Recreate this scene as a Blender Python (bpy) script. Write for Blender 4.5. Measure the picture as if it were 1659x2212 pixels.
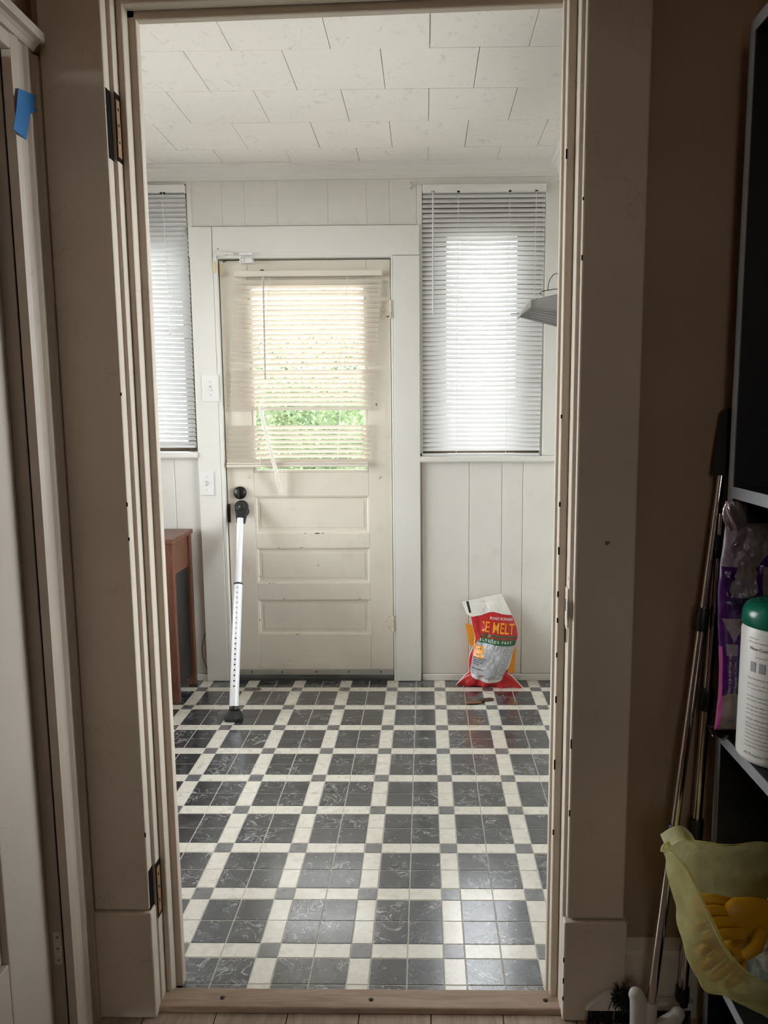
import bpy, bmesh, math, random
from mathutils import Matrix, Vector, noise as mnoise

for o in list(bpy.data.objects):
    bpy.data.objects.remove(o)
sc = bpy.context.scene
COL = sc.collection

# ------------------------------------------------------------------ camera
CAM_F, CAM_PITCH, CAM_YAW, CAM_ROLL = 1684.22, 0.133756, -0.016745, -0.005832
CAM_POS = Vector((0.161, -3.816, 1.315))
cy, sy, cp, sp = math.cos(CAM_YAW), math.sin(CAM_YAW), math.cos(CAM_PITCH), math.sin(CAM_PITCH)
fw = Vector((sy * cp, cy * cp, -sp)); rt = Vector((cy, -sy, 0)); up = rt.cross(fw)
cr, sr = math.cos(CAM_ROLL), math.sin(CAM_ROLL)
rt, up = cr * rt + sr * up, -sr * rt + cr * up
cam = bpy.data.cameras.new('camera')
cam.sensor_fit = 'VERTICAL'; cam.sensor_height = 36.0
cam.lens = CAM_F / 2212 * 36.0
cam.shift_x = -0.02752; cam.shift_y = 0.00473
cam.clip_start = 0.02; cam.clip_end = 200
camo = bpy.data.objects.new('camera', cam); COL.objects.link(camo)
m = Matrix((rt, up, -fw)).transposed().to_4x4(); m.translation = CAM_POS
camo.matrix_world = m
sc.camera = camo

# ------------------------------------------------------------------ sky, exposure
SKY = 15.0; LAMP_W = 8.0
w = bpy.data.worlds.new('sky'); sc.world = w; w.use_nodes = True
bg = w.node_tree.nodes['Background']
bg.inputs[0].default_value = (0.93, 0.97, 1.0, 1); bg.inputs[1].default_value = SKY
vs = sc.view_settings
vs.view_transform = 'Standard'; vs.look = 'None'; vs.gamma = 1.0; vs.use_curve_mapping = False
vs.exposure = 0.0
sc.cycles.use_denoising = True
sc.cycles.max_bounces = 7; sc.cycles.diffuse_bounces = 4; sc.cycles.transparent_max_bounces = 14
sc.cycles.use_adaptive_sampling = True; sc.cycles.adaptive_threshold = 0.03
sc.cycles.sample_clamp_indirect = 8.0
sc.cycles.caustics_reflective = False; sc.cycles.caustics_refractive = False

def portal(name, loc, rot, sx, sy_):
    """a light portal in a window opening: guides the sampling of daylight, gives off no light itself"""
    l = bpy.data.lights.new(name, 'AREA'); l.shape = 'RECTANGLE'; l.size = sx; l.size_y = sy_
    l.cycles.is_portal = True
    o = bpy.data.objects.new(name, l); COL.objects.link(o); o.location = loc; o.rotation_euler = rot
H = math.pi / 2
portal('daylight_portal', (0.435, 0.07, 1.66), (-H, 0, 0), 0.36, 1.0)       # right window behind the blind
portal('daylight_portal', (-0.39, -0.035, 1.45), (-H, 0, 0), 0.56, 0.9)     # door glass
portal('daylight_portal', (-1.25, 0.07, 1.63), (-H, 0, 0), 0.56, 0.98)      # left window behind the blind
portal('daylight_portal', (-1.80, -1.175, 1.42), (0, -H, 0), 1.6, 1.55)       # porch left wall
portal('daylight_portal', (0.86, -1.30, 1.42), (0, H, 0), 1.6, 1.30)         # porch right wall
portal('daylight_portal', (0.30, -5.52, 1.60), (H, 0, 0), 0.4, 0.4)         # small added window behind the camera

# ------------------------------------------------------------------ materials
def lin(r, g, b):
    f = lambda c: (c / 255) / 12.92 if c <= 10 else ((c / 255 + 0.055) / 1.055) ** 2.4
    return (f(r), f(g), f(b), 1)

class Mat:
    def __init__(s, name, base, rough=0.6, metal=0.0, spec=0.5):
        s.m = bpy.data.materials.new(name); s.m.use_nodes = True
        s.nt = s.m.node_tree; s.n = s.nt.nodes; s.l = s.nt.links
        s.b = s.n['Principled BSDF']; s.out = s.n['Material Output']
        s.b.inputs['Base Color'].default_value = base
        s.b.inputs['Roughness'].default_value = rough
        s.b.inputs['Metallic'].default_value = metal
        s.b.inputs['Specular IOR Level'].default_value = spec
        s.col = None; s.base = base; s.pos = None
    def node(s, t, **k):
        n = s.n.new(t)
        for a, b in k.items(): setattr(n, a, b)
        return n
    def coord(s, scale=(1, 1, 1), rand=False):
        if rand:
            g = s.node('ShaderNodeTexCoord').outputs['Object']
            oi = s.node('ShaderNodeObjectInfo'); geo = s.node('ShaderNodeNewGeometry')
            ad = s.node('ShaderNodeVectorMath', operation='ADD')
            s.l.new(geo.outputs['Position'], ad.inputs[0])
            mu = s.node('ShaderNodeVectorMath', operation='SCALE'); mu.inputs['Scale'].default_value = 37.0
            cx = s.node('ShaderNodeCombineXYZ'); s.l.new(oi.outputs['Random'], cx.inputs[0]); s.l.new(oi.outputs['Random'], cx.inputs[2])
            s.l.new(cx.outputs[0], mu.inputs[0]); s.l.new(mu.outputs[0], ad.inputs[1])
            v = ad.outputs[0]
        else:
            v = s.node('ShaderNodeNewGeometry').outputs['Position']
        mp = s.node('ShaderNodeMapping'); mp.inputs['Scale'].default_value = scale
        s.l.new(v, mp.inputs['Vector'])
        return mp.outputs[0]
    def noise(s, scale, detail=4, rough=0.55, stretch=(1, 1, 1), rand=False, dist=0.0):
        n = s.node('ShaderNodeTexNoise'); n.inputs['Scale'].default_value = scale
        n.inputs['Detail'].default_value = detail; n.inputs['Roughness'].default_value = rough
        n.inputs['Distortion'].default_value = dist
        s.l.new(s.coord(stretch, rand), n.inputs['Vector'])
        return n.outputs['Fac']
    def ramp(s, fac, a, b):
        r = s.node('ShaderNodeMapRange'); r.inputs['From Min'].default_value = a; r.inputs['From Max'].default_value = b
        r.clamp = True
        s.l.new(fac, r.inputs['Value']); return r.outputs[0]
    def math(s, op, a, b):
        n = s.node('ShaderNodeMath', operation=op)
        for i, x in enumerate((a, b)):
            if hasattr(x, 'links') or hasattr(x, 'is_linked'): s.l.new(x, n.inputs[i])
            else: n.inputs[i].default_value = x
        return n.outputs[0]
    def mix(s, fac, color):
        """blend `color` over the base colour where fac = 1"""
        x = s.node('ShaderNodeMix', data_type='RGBA')
        s.l.new(fac, x.inputs['Factor'])
        if s.col is None: x.inputs['A'].default_value = s.base
        else: s.l.new(s.col, x.inputs['A'])
        x.inputs['B'].default_value = color
        s.col = x.outputs['Result']; s.l.new(s.col, s.b.inputs['Base Color'])
        return s
    def bump(s, fac, strength=0.2, dist=0.002):
        b = s.node('ShaderNodeBump'); b.inputs['Strength'].default_value = strength; b.inputs['Distance'].default_value = dist
        s.l.new(fac, b.inputs['Height'])
        old = s.b.inputs['Normal'].links
        if old: s.l.new(old[0].from_socket, b.inputs['Normal'])
        s.l.new(b.outputs[0], s.b.inputs['Normal']); return s
    def rough(s, fac, a, b):
        r = s.node('ShaderNodeMapRange'); r.inputs['To Min'].default_value = a; r.inputs['To Max'].default_value = b
        s.l.new(fac, r.inputs['Value']); s.l.new(r.outputs[0], s.b.inputs['Roughness']); return s

def shade(c, k): return (c[0] * k, c[1] * k, c[2] * k, 1)

def paint(name, c, rough=0.45, var=0.90, grime=None, cracks=0.0, chips=0.0, bump=0.12):
    M = Mat(name, c, rough)
    M.mix(M.ramp(M.noise(3.2, 5), 0.35, 0.75), shade(c, var))
    if grime: M.mix(M.math('MULTIPLY', M.ramp(M.noise(9, 8, 0.7), 0.55, 0.85), 0.55), grime)
    if cracks:
        v = M.node('ShaderNodeTexVoronoi', feature='DISTANCE_TO_EDGE'); v.inputs['Scale'].default_value = 42
        mp = M.coord((1, 1, 0.55)); nz = M.node('ShaderNodeTexNoise'); nz.inputs['Scale'].default_value = 22
        M.l.new(mp, nz.inputs['Vector'])
        ad = M.node('ShaderNodeMix', data_type='VECTOR'); ad.inputs['Factor'].default_value = 0.012
        M.l.new(mp, ad.inputs['A']); M.l.new(nz.outputs['Color'], ad.inputs['B']); M.l.new(ad.outputs['Result'], v.inputs['Vector'])
        line = M.ramp(v.outputs['Distance'], 0.012, 0.002)
        mask = M.ramp(M.noise(9, 3), 0.55, 0.68)
        f = M.math('MULTIPLY', line, mask)
        M.mix(M.math('MULTIPLY', f, cracks), shade(c, 0.35))
    if chips:
        f = M.ramp(M.noise(26, 3, 0.6), 0.735, 0.755)
        M.mix(M.math('MULTIPLY', f, chips), lin(58, 38, 24))
    if bump: M.bump(M.noise(60, 4, 0.6), bump, 0.001)
    return M.m

def plain(name, c, rough=0.5, metal=0.0, spec=0.5, var=0.93):
    M = Mat(name, c, rough, metal, spec)
    M.mix(M.ramp(M.noise(14, 3), 0.35, 0.7), shade(c, var))
    return M.m

def wood(name, c, dark, scale=18, stretch=(1, 1, 1), rough=0.5):
    M = Mat(name, c, rough)
    g = M.noise(scale, 6, 0.6, stretch, dist=1.2)
    M.mix(M.ramp(g, 0.38, 0.66), dark); M.bump(g, 0.12, 0.001)
    return M.m

PORCH_WHITE = paint('porch_white_paint', (0.74, 0.725, 0.675, 1), 0.42, 0.93, grime=(0.56, 0.52, 0.45, 1))
TRIM_WHITE = paint('porch_trim_paint', (0.76, 0.75, 0.70, 1), 0.38, 0.95)
DOOR_CREAM = paint('door_cream_paint', (0.76, 0.71, 0.61, 1), 0.42, 0.90, grime=(0.52, 0.45, 0.36, 1), chips=0.9)
SIDE_TRIM = paint('side_door_trim_paint', (0.46, 0.39, 0.315, 1), 0.5, 0.9, grime=(0.34, 0.28, 0.22, 1), cracks=0.6)
CASING = paint('kitchen_casing_paint', (0.62, 0.545, 0.45, 1), 0.68, 0.90, grime=(0.48, 0.41, 0.33, 1), cracks=0.7, chips=0.8)
TAN = paint('kitchen_tan_wall_paint', (0.36, 0.26, 0.185, 1), 0.75, 0.88)
DOOR_GREY = paint('kitchen_door_paint', (0.46, 0.405, 0.345, 1), 0.5, 0.92, cracks=0.5, chips=0.7)
CEIL_K = paint('kitchen_ceiling_paint', (0.6, 0.55, 0.48, 1), 0.8)
SEAM = plain('dark_seam', (0.16, 0.13, 0.10, 1), 0.9)

M = Mat('ceiling_tile_fibre', (0.80, 0.77, 0.71, 1), 0.85)
g = M.noise(26, 9, 0.72, (1, 0.6, 1), rand=True, dist=1.6)
M.mix(M.ramp(g, 0.57, 0.70), (0.60, 0.575, 0.53, 1)); M.bump(g, 0.18, 0.002)
CEIL_TILE = M.m

def tile_mat(name, base, blot, vein, vein_w, rough):
    M = Mat(name, base, rough, 0, 0.85)
    M.mix(M.ramp(M.noise(34, 6, 0.65, rand=True, dist=0.8), 0.42, 0.68), blot)
    if vein:
        n1 = M.noise(15, 4, 0.6, rand=True, dist=1.4)
        line = M.ramp(M.math('ABSOLUTE', M.math('SUBTRACT', n1, 0.5), 0), vein_w, 0.0)
        line = M.math('MULTIPLY', line, M.ramp(M.noise(9, 2, rand=True), 0.47, 0.60))
        M.mix(M.math('MULTIPLY', line, 0.6), vein)
        n2 = M.noise(70, 3, 0.6, rand=True)
        M.mix(M.math('MULTIPLY', M.ramp(n2, 0.66, 0.75), 0.6), vein)
    M.bump(M.noise(90, 3, 0.6), 0.16, 0.0012)
    M.b.inputs['Coat Weight'].default_value = 0.7; M.b.inputs['Coat Roughness'].default_value = 0.14
    M.rough(M.noise(20, 4), rough * 0.75, rough * 1.3)
    return M.m
T_DARK = tile_mat('black_marble_vinyl', (0.016, 0.019, 0.023, 1), (0.070, 0.077, 0.088, 1), (0.68, 0.69, 0.68, 1), 0.022, 0.24)
T_CREAM = tile_mat('cream_vinyl', (0.77, 0.745, 0.665, 1), (0.66, 0.63, 0.545, 1), None, 0, 0.28)
T_GREY = tile_mat('grey_vinyl', (0.15, 0.15, 0.155, 1), (0.10, 0.10, 0.105, 1), None, 0, 0.28)
GROUT = plain('pale_vinyl_joint', (0.62, 0.60, 0.55, 1), 0.4)

def slat_mat(name, c, trans):
    m = bpy.data.materials.new(name); m.use_nodes = True; nt = m.node_tree
    b = nt.nodes['Principled BSDF']; b.inputs['Base Color'].default_value = c; b.inputs['Roughness'].default_value = 0.4
    t = nt.nodes.new('ShaderNodeBsdfTranslucent'); t.inputs['Color'].default_value = c
    nz = nt.nodes.new('ShaderNodeTexNoise'); nz.inputs['Scale'].default_value = 6
    mr = nt.nodes.new('ShaderNodeMapRange'); mr.inputs['To Min'].default_value = trans * 0.9; mr.inputs['To Max'].default_value = trans * 1.1
    x = nt.nodes.new('ShaderNodeMixShader')
    nt.links.new(nz.outputs['Fac'], mr.inputs['Value']); nt.links.new(mr.outputs[0], x.inputs['Fac'])
    nt.links.new(b.outputs[0], x.inputs[1]); nt.links.new(t.outputs[0], x.inputs[2])
    nt.links.new(x.outputs[0], nt.nodes['Material Output'].inputs['Surface'])
    return m
SLAT = slat_mat('white_vinyl_slat', (0.80, 0.80, 0.79, 1), 0.10)
SLAT_D = slat_mat('cream_vinyl_slat', (0.74, 0.68, 0.59, 1), 0.05)
SLAT_L = slat_mat('grey_white_vinyl_slat', (0.74, 0.74, 0.73, 1), 0.05)

def glass_mat(name, tint=(1, 1, 1, 1), gloss=0.06, rough=0.02):
    m = bpy.data.materials.new(name); m.use_nodes = True; nt = m.node_tree
    nt.nodes.remove(nt.nodes['Principled BSDF'])
    t = nt.nodes.new('ShaderNodeBsdfTransparent'); t.inputs[0].default_value = tint
    g = nt.nodes.new('ShaderNodeBsdfGlossy'); g.inputs['Roughness'].default_value = rough
    f = nt.nodes.new('ShaderNodeFresnel'); f.inputs['IOR'].default_value = 1.0 + gloss * 8
    x = nt.nodes.new('ShaderNodeMixShader')
    nt.links.new(f.outputs[0], x.inputs['Fac']); nt.links.new(t.outputs[0], x.inputs[1]); nt.links.new(g.outputs[0], x.inputs[2])
    nt.links.new(x.outputs[0], nt.nodes['Material Output'].inputs['Surface'])
    return m
GLASS = glass_mat('window_glass')

WHITE_PL = plain('white_plastic', (0.80, 0.79, 0.77, 1), 0.3, var=0.97)
CREAM_PL = plain('cream_hardware_paint', (0.70, 0.58, 0.38, 1), 0.45)
BLACK_PL = plain('black_plastic', (0.012, 0.012, 0.013, 1), 0.4)
BLACK_RUB = plain('black_rubber', (0.014, 0.014, 0.014, 1), 0.6)
WHITE_METAL = plain('white_enamelled_tube', (0.82, 0.83, 0.86, 1), 0.22, var=0.98)
BRONZE = plain('dark_bronze', (0.022, 0.019, 0.017, 1), 0.35, 0.6)
ALU = plain('aluminium_strip', (0.50, 0.49, 0.46, 1), 0.38, 0.75)
CHROME = plain('chrome', (0.62, 0.58, 0.53, 1), 0.13, 1.0, var=0.97)
DARK = plain('dark_gap', (0.012, 0.010, 0.008, 1), 0.9, spec=0.05)
BROWN = wood('brown_stained_wood', (0.155, 0.060, 0.032, 1), (0.085, 0.032, 0.018, 1), 16, (4, 4, 0.6), 0.4)
PLANK = wood('pale_floor_board', (0.40, 0.31, 0.24, 1), (0.27, 0.20, 0.15, 1), 10, (5, 0.5, 1), 0.5)
SILLW = wood('pine_threshold_wood', (0.43, 0.32, 0.24, 1), (0.30, 0.21, 0.15, 1), 10, (0.5, 6, 6), 0.5)
RAW_WOOD = wood('bare_mortise_wood', (0.36, 0.20, 0.09, 1), (0.10, 0.045, 0.02, 1), 30, (3, 3, 0.6), 0.7)
BLUE_TAPE = plain('blue_masking_tape', lin(10, 98, 158), 0.7)
SHELF_BLK = plain('black_shelf_laminate', (0.006, 0.006, 0.008, 1), 0.5)
SHELF_GREY = plain('grey_shelf_edge', (0.23, 0.235, 0.24, 1), 0.5)
GREY_LV = plain('grey_louver_metal', (0.34, 0.34, 0.335, 1), 0.45)

# ------------------------------------------------------------------ mesh helpers
class MB:
    def __init__(s): s.v = []; s.f = []; s.mi = []; s.sm = []
    def add(s, vs, fs, mi=0, smooth=False):
        o = len(s.v); s.v += [tuple(p) for p in vs]
        for f in fs: s.f.append(tuple(o + i for i in f)); s.mi.append(mi); s.sm.append(smooth)
        return s
    def box(s, x0, x1, y0, y1, z0, z1, mi=0):
        return s.add([(x, y, z) for z in (z0, z1) for y in (y0, y1) for x in (x0, x1)],
                     [(0, 2, 3, 1), (4, 5, 7, 6), (0, 1, 5, 4), (2, 6, 7, 3), (0, 4, 6, 2), (1, 3, 7, 5)], mi)
    def hexa(s, p, mi=0):
        """8 corners in box order"""
        return s.add(p, [(0, 2, 3, 1), (4, 5, 7, 6), (0, 1, 5, 4), (2, 6, 7, 3), (0, 4, 6, 2), (1, 3, 7, 5)], mi)
    def prism(s, poly, axis, a, b, mi=0, smooth=False):
        """extrude a 2-D polygon along axis ('x','y','z')"""
        n = len(poly)
        def P(c, t): return {'x': (t, c[0], c[1]), 'y': (c[0], t, c[1]), 'z': (c[0], c[1], t)}[axis]
        vs = [P(c, a) for c in poly] + [P(c, b) for c in poly]
        s.add(vs, [(i, (i + 1) % n, n + (i + 1) % n, n + i) for i in range(n)], mi, smooth)
        return s.add(vs, [tuple(range(n - 1, -1, -1)), tuple(range(n, 2 * n))], mi)
    def tube(s, path, rad, seg=12, mi=0, cap=True, flat=1.0):
        path = [Vector(p) for p in path]; n = len(path)
        if not hasattr(rad, '__len__'): rad = [rad] * n
        vs = []; ref = None
        for i, p in enumerate(path):
            d = (path[min(i + 1, n - 1)] - path[max(i - 1, 0)]).normalized()
            if ref is None:
                ref = Vector((0, 0, 1)) if abs(d.z) < 0.9 else Vector((1, 0, 0))
            a = (ref - d * ref.dot(d)).normalized(); b = d.cross(a); ref = a
            for k in range(seg):
                t = 2 * math.pi * k / seg
                vs.append(p + rad[i] * (math.cos(t) * a + flat * math.sin(t) * b))
        fs = [(i * seg + k, i * seg + (k + 1) % seg, (i + 1) * seg + (k + 1) % seg, (i + 1) * seg + k)
              for i in range(n - 1) for k in range(seg)]
        s.add(vs, fs, mi, True)
        if cap:
            s.add(vs[:seg], [tuple(range(seg - 1, -1, -1))], mi); s.add(vs[-seg:], [tuple(range(seg))], mi)
        return s
    def lathe(s, c, axis, prof, seg=24, mi=0, smooth=True):
        """prof: (distance along axis, radius)"""
        c = Vector(c); d = Vector(axis).normalized()
        a = (Vector((0, 0, 1)) if abs(d.z) < 0.9 else Vector((1, 0, 0))); a = (a - d * a.dot(d)).normalized(); b = d.cross(a)
        vs = [c + d * h + r * (math.cos(2 * math.pi * k / seg) * a + math.sin(2 * math.pi * k / seg) * b)
              for h, r in prof for k in range(seg)]
        fs = [(i * seg + k, i * seg + (k + 1) % seg, (i + 1) * seg + (k + 1) % seg, (i + 1) * seg + k)
              for i in range(len(prof) - 1) for k in range(seg)]
        s.add(vs, fs, mi, smooth)
        if prof[0][1] > 1e-5: s.add(vs[:seg], [tuple(range(seg - 1, -1, -1))], mi)
        if prof[-1][1] > 1e-5: s.add(vs[-seg:], [tuple(range(seg))], mi)
        return s
    def grid(s, fn, nu, nv, mi=0, smooth=True, close_u=False):
        vs = [fn(i / nu, j / nv) for j in range(nv + 1) for i in range(nu + (0 if close_u else 1))]
        w = nu if close_u else nu + 1
        fs = [(j * w + i, j * w + (i + 1) % w, (j + 1) * w + (i + 1) % w, (j + 1) * w + i) for j in range(nv) for i in range(nu)]
        return s.add(vs, fs, mi if not callable(mi) else 0, smooth)
    def mesh(s, name, mats):
        me = bpy.data.meshes.new(name); me.from_pydata(s.v, [], s.f)
        for m_ in (mats if isinstance(mats, (list, tuple)) else [mats]): me.materials.append(m_)
        me.polygons.foreach_set('material_index', s.mi); me.polygons.foreach_set('use_smooth', s.sm)
        me.update(); return me
    def build(s, name, mats, parent=None, bevel=0.0, seg=2):
        me = s.mesh(name, mats)
        if bevel: me = bevelled(me, bevel, seg)
        return link(name, me, parent)

def bevelled(me, width, seg=2):
    bm = bmesh.new(); bm.from_mesh(me)
    bmesh.ops.remove_doubles(bm, verts=bm.verts, dist=1e-6)
    bmesh.ops.recalc_face_normals(bm, faces=bm.faces)
    es = [e for e in bm.edges if len(e.link_faces) == 2 and e.calc_face_angle(0) > 0.6]
    bmesh.ops.bevel(bm, geom=es, offset=width, offset_type='OFFSET', segments=seg, profile=0.5, affect='EDGES', clamp_overlap=True)
    bm.to_mesh(me); bm.free(); return me

def link(name, data, parent=None):
    o = bpy.data.objects.new(name, data); COL.objects.link(o)
    if parent is not None:
        o.parent = parent
        r = parent; t = Vector((0, 0, 0))
        while r is not None: t += r.location; r = r.parent
        o.matrix_parent_inverse = Matrix.Translation(-t) if parent.parent is None else Matrix.Identity(4)
    return o

def thing(name, label, cat, loc=(0, 0, 0), group=None, kind=None):
    o = bpy.data.objects.new(name, None); COL.objects.link(o); o.location = loc
    o.empty_display_size = 0.05
    return tag(o, label, cat, group, kind)
def tag(o, label, cat=None, group=None, kind=None):
    o['label'] = label
    if cat: o['category'] = cat
    if group: o['group'] = group
    if kind: o['kind'] = kind
    return o
def struct(o, label=None, cat=None):
    o['kind'] = 'structure'
    if label: o['label'] = label
    if cat: o['category'] = cat
    return o

def holed(mb, axis, a, b, u0, u1, z0, z1, holes):
    """a wall slab between a and b on `axis`, u-range along the other axis, with rectangular holes (ua,ub,za,zb)"""
    us = sorted({u0, u1, *[h[0] for h in holes], *[h[1] for h in holes]})
    zs = sorted({z0, z1, *[h[2] for h in holes], *[h[3] for h in holes]})
    for i in range(len(us) - 1):
        for j in range(len(zs) - 1):
            cu, cz = (us[i] + us[i + 1]) / 2, (zs[j] + zs[j + 1]) / 2
            if any(h[0] < cu < h[1] and h[2] < cz < h[3] for h in holes): continue
            if axis == 'y': mb.box(us[i], us[i + 1], a, b, zs[j], zs[j + 1])
            else: mb.box(a, b, us[i], us[i + 1], zs[j], zs[j + 1])
    return mb

def text_mesh(s, size, shear=0.0, offset=0.0, spacing=1.0, align='LEFT'):
    cu = bpy.data.curves.new('lettering', 'FONT'); cu.body = s; cu.size = size; cu.shear = shear; cu.offset = offset
    cu.space_character = spacing; cu.align_x = align; cu.resolution_u = 3
    ob = bpy.data.objects.new('lettering', cu); COL.objects.link(ob)
    me = bpy.data.meshes.new_from_object(ob.evaluated_get(bpy.context.evaluated_depsgraph_get()))
    vs = [tuple(v.co) for v in me.vertices]; fs = [tuple(p.vertices) for p in me.polygons]
    bpy.data.objects.remove(ob); bpy.data.curves.remove(cu); bpy.data.meshes.remove(me)
    return vs, fs

# ================================================================== THE PORCH SHELL
YW = -0.10           # face of the porch back wall
CZ = 2.425           # porch ceiling
XL, XR = -1.75, 0.785
wb = struct(holed(MB(), 'y', YW + 0.010, 0.075, XL - 0.12, XR + 0.12, 0, 2.7,
     [(-0.812, 0.014, 0, 2.035), (0.150, 0.718, 1.10, 2.345), (-1.56, -0.922, 1.13, 2.355)]).build('wall_back', PORCH_WHITE),
     'white panelled porch wall with the back door and two blinded windows')
def planks(xs, z0, z1, y=YW, mat=PORCH_WHITE, g=0.0007, bv=0.0022):
    for a, b in zip(xs, xs[1:]):
        MB().box(a + g, b - g, y, YW + 0.012, z0, z1).build('plank', mat, wb, bv, 1)
planks([0.146, 0.373, 0.529, 0.629, 0.783], 0.034, 1.080)
planks([-1.75, -1.56, -1.41, -1.27, -1.15, -1.040, -0.912], 0.034, 1.105)
planks([-0.915, -0.765, -0.661, -0.510, -0.279, -0.101, 0.003, 0.127], 2.166, 2.372, g=0.0002, bv=0.0013)
for (x0, x1) in ((0.146, 0.784), (XL, -0.912)):
    MB().box(x0, x1, YW - 0.010, YW + 0.01, 0, 0.033).build('baseboard_strip', TRIM_WHITE, wb, 0.003)
# window surround boards
MB().box(0.127, 0.783, YW - 0.002, YW + 0.011, 2.338, 2.40).build('head_board', TRIM_WHITE, wb, 0.002)
MB().box(0.128, 0.152, YW - 0.004, YW + 0.011, 1.10, 2.338).build('side_board', TRIM_WHITE, wb, 0.002)
MB().box(0.716, 0.783, YW - 0.006, YW + 0.011, 1.106, 2.376).build('side_board', TRIM_WHITE, wb, 0.003)
MB().box(-0.926, -0.905, YW - 0.004, YW + 0.011, 2.03, 2.372).build('side_board', TRIM_WHITE, wb, 0.002)
MB().box(-1.60, -0.915, YW - 0.002, YW + 0.011, 2.352, 2.40).build('head_board', TRIM_WHITE, wb, 0.002)

# porch side walls with windows assumed for daylight (left and right of what the photograph shows)
wl = struct(holed(MB(), 'x', XL - 0.12, XL, -2.13, -0.02, 0, 2.7, [(-1.95, -0.40, 0.62, 2.22)]).build('wall_left', PORCH_WHITE),
            'white porch side wall left with an assumed wide window')
wr = struct(holed(MB(), 'x', XR, XR + 0.12, -2.13, -0.02, 0, 2.7, [(-1.95, -0.65, 0.62, 2.22)]).build('wall_right', PORCH_WHITE),
            'white porch side wall right with an assumed window')
def side_window(name, x, y0, y1, z0, z1, label):
    t = struct(thing(name, label, 'window', (x, (y0 + y1) / 2, z0)))
    f = MB()
    for a, b, c, d in ((y0, y1, z0, z0 + 0.05), (y0, y1, z1 - 0.05, z1), (y0, y0 + 0.05, z0 + 0.05, z1 - 0.05), (y1 - 0.05, y1, z0 + 0.05, z1 - 0.05),
                       ((y0 + y1) / 2 - 0.02, (y0 + y1) / 2 + 0.02, z0 + 0.05, z1 - 0.05)):
        MB().box(x - 0.02, x + 0.02, a, b, c, d).build('frame_bar', TRIM_WHITE, t, 0.003)
    MB().box(x - 0.002, x + 0.002, y0 + 0.05, y1 - 0.05, z0 + 0.05, z1 - 0.05).build('pane', GLASS, t)
side_window('window_3', XL - 0.07, -1.95, -0.40, 0.62, 2.22, 'unseen clear window assumed in the porch left wall for daylight')
side_window('window_4', XR + 0.07, -1.95, -0.65, 0.62, 2.22, 'unseen clear window assumed in the porch right wall for daylight')

# ceiling: 12 inch fibre tiles in a broken bond, each a piece
cl = struct(MB().box(XL - 0.1, XR + 0.1, -2.2, 0.0, CZ + 0.012, CZ + 0.05).build('ceiling', SEAM), 'white fibre tile ceiling of the porch')
TP = 0.306
def ceil_piece(w, d):
    me = MB().box(-w / 2, w / 2, -d / 2, d / 2, 0, 0.012).mesh('tile', CEIL_TILE)
    return bevelled(me, 0.0014, 1)
full_me = ceil_piece(TP - 0.0018, 0.303 - 0.0010)
rng = random.Random(3)
for r in range(-1, 8):
    y1 = -0.335 + 0.303 - r * 0.303 + 0.0; y0 = y1 - 0.303
    y1c = min(y1, -0.09)
    off = 0.180 if r % 2 == 0 else 0.028
    if y1c - y0 < 0.03 or y0 < -2.35: continue
    for c in range(-8, 4):
        x0 = off + c * 0.306; x1 = x0 + 0.306
        xa, xb = max(x0, XL), min(x1, XR)
        if xb - xa < 0.03: continue
        if xa == x0 and xb == x1 and y1c == y1: me = full_me
        else: me = ceil_piece(xb - xa - 0.001, y1c - y0 - 0.0006)
        o = link('tile', me, cl)
        o.location = ((xa + xb) / 2, (y0 + y1c) / 2, CZ + rng.uniform(-0.0010, 0.0010))
        o.rotation_euler = (rng.uniform(-.002, .002), rng.uniform(-.002, .002), 0)

# crown moulding on the back wall and right wall (it runs up slightly to the right, as in the photo)
def crown_profile():
    return [(0, -0.065), (-0.012, -0.065), (-0.012, -0.052), (-0.018, -0.046), (-0.024, -0.030), (-0.036, -0.018), (-0.052, -0.012), (-0.056, -0.006), (-0.062, -0.006), (-0.062, 0.006), (0, 0.006)]
cb = MB(); n = 11
P = crown_profile()
vs = [(XL, YW + a, CZ + b - 0.000) for a, b in P] + [(XR, YW + a, CZ + b + 0.008) for a, b in P]
cb.add(vs, [(i, (i + 1) % n, n + (i + 1) % n, n + i) for i in range(n)], 0, False)
struct(cb.build('trim_1', TRIM_WHITE), 'white crown moulding along the top of the back wall', 'moulding')
cb = MB(); vs = [(XR + a, -2.13, CZ + b) for a, b in P] + [(XR + a, YW, CZ + b) for a, b in P]
cb.add(vs, [(i, (i + 1) % n, n + (i + 1) % n, n + i) for i in range(n)])
struct(cb.build('trim_2', TRIM_WHITE), 'white crown moulding along the right porch wall', 'moulding')

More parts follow.
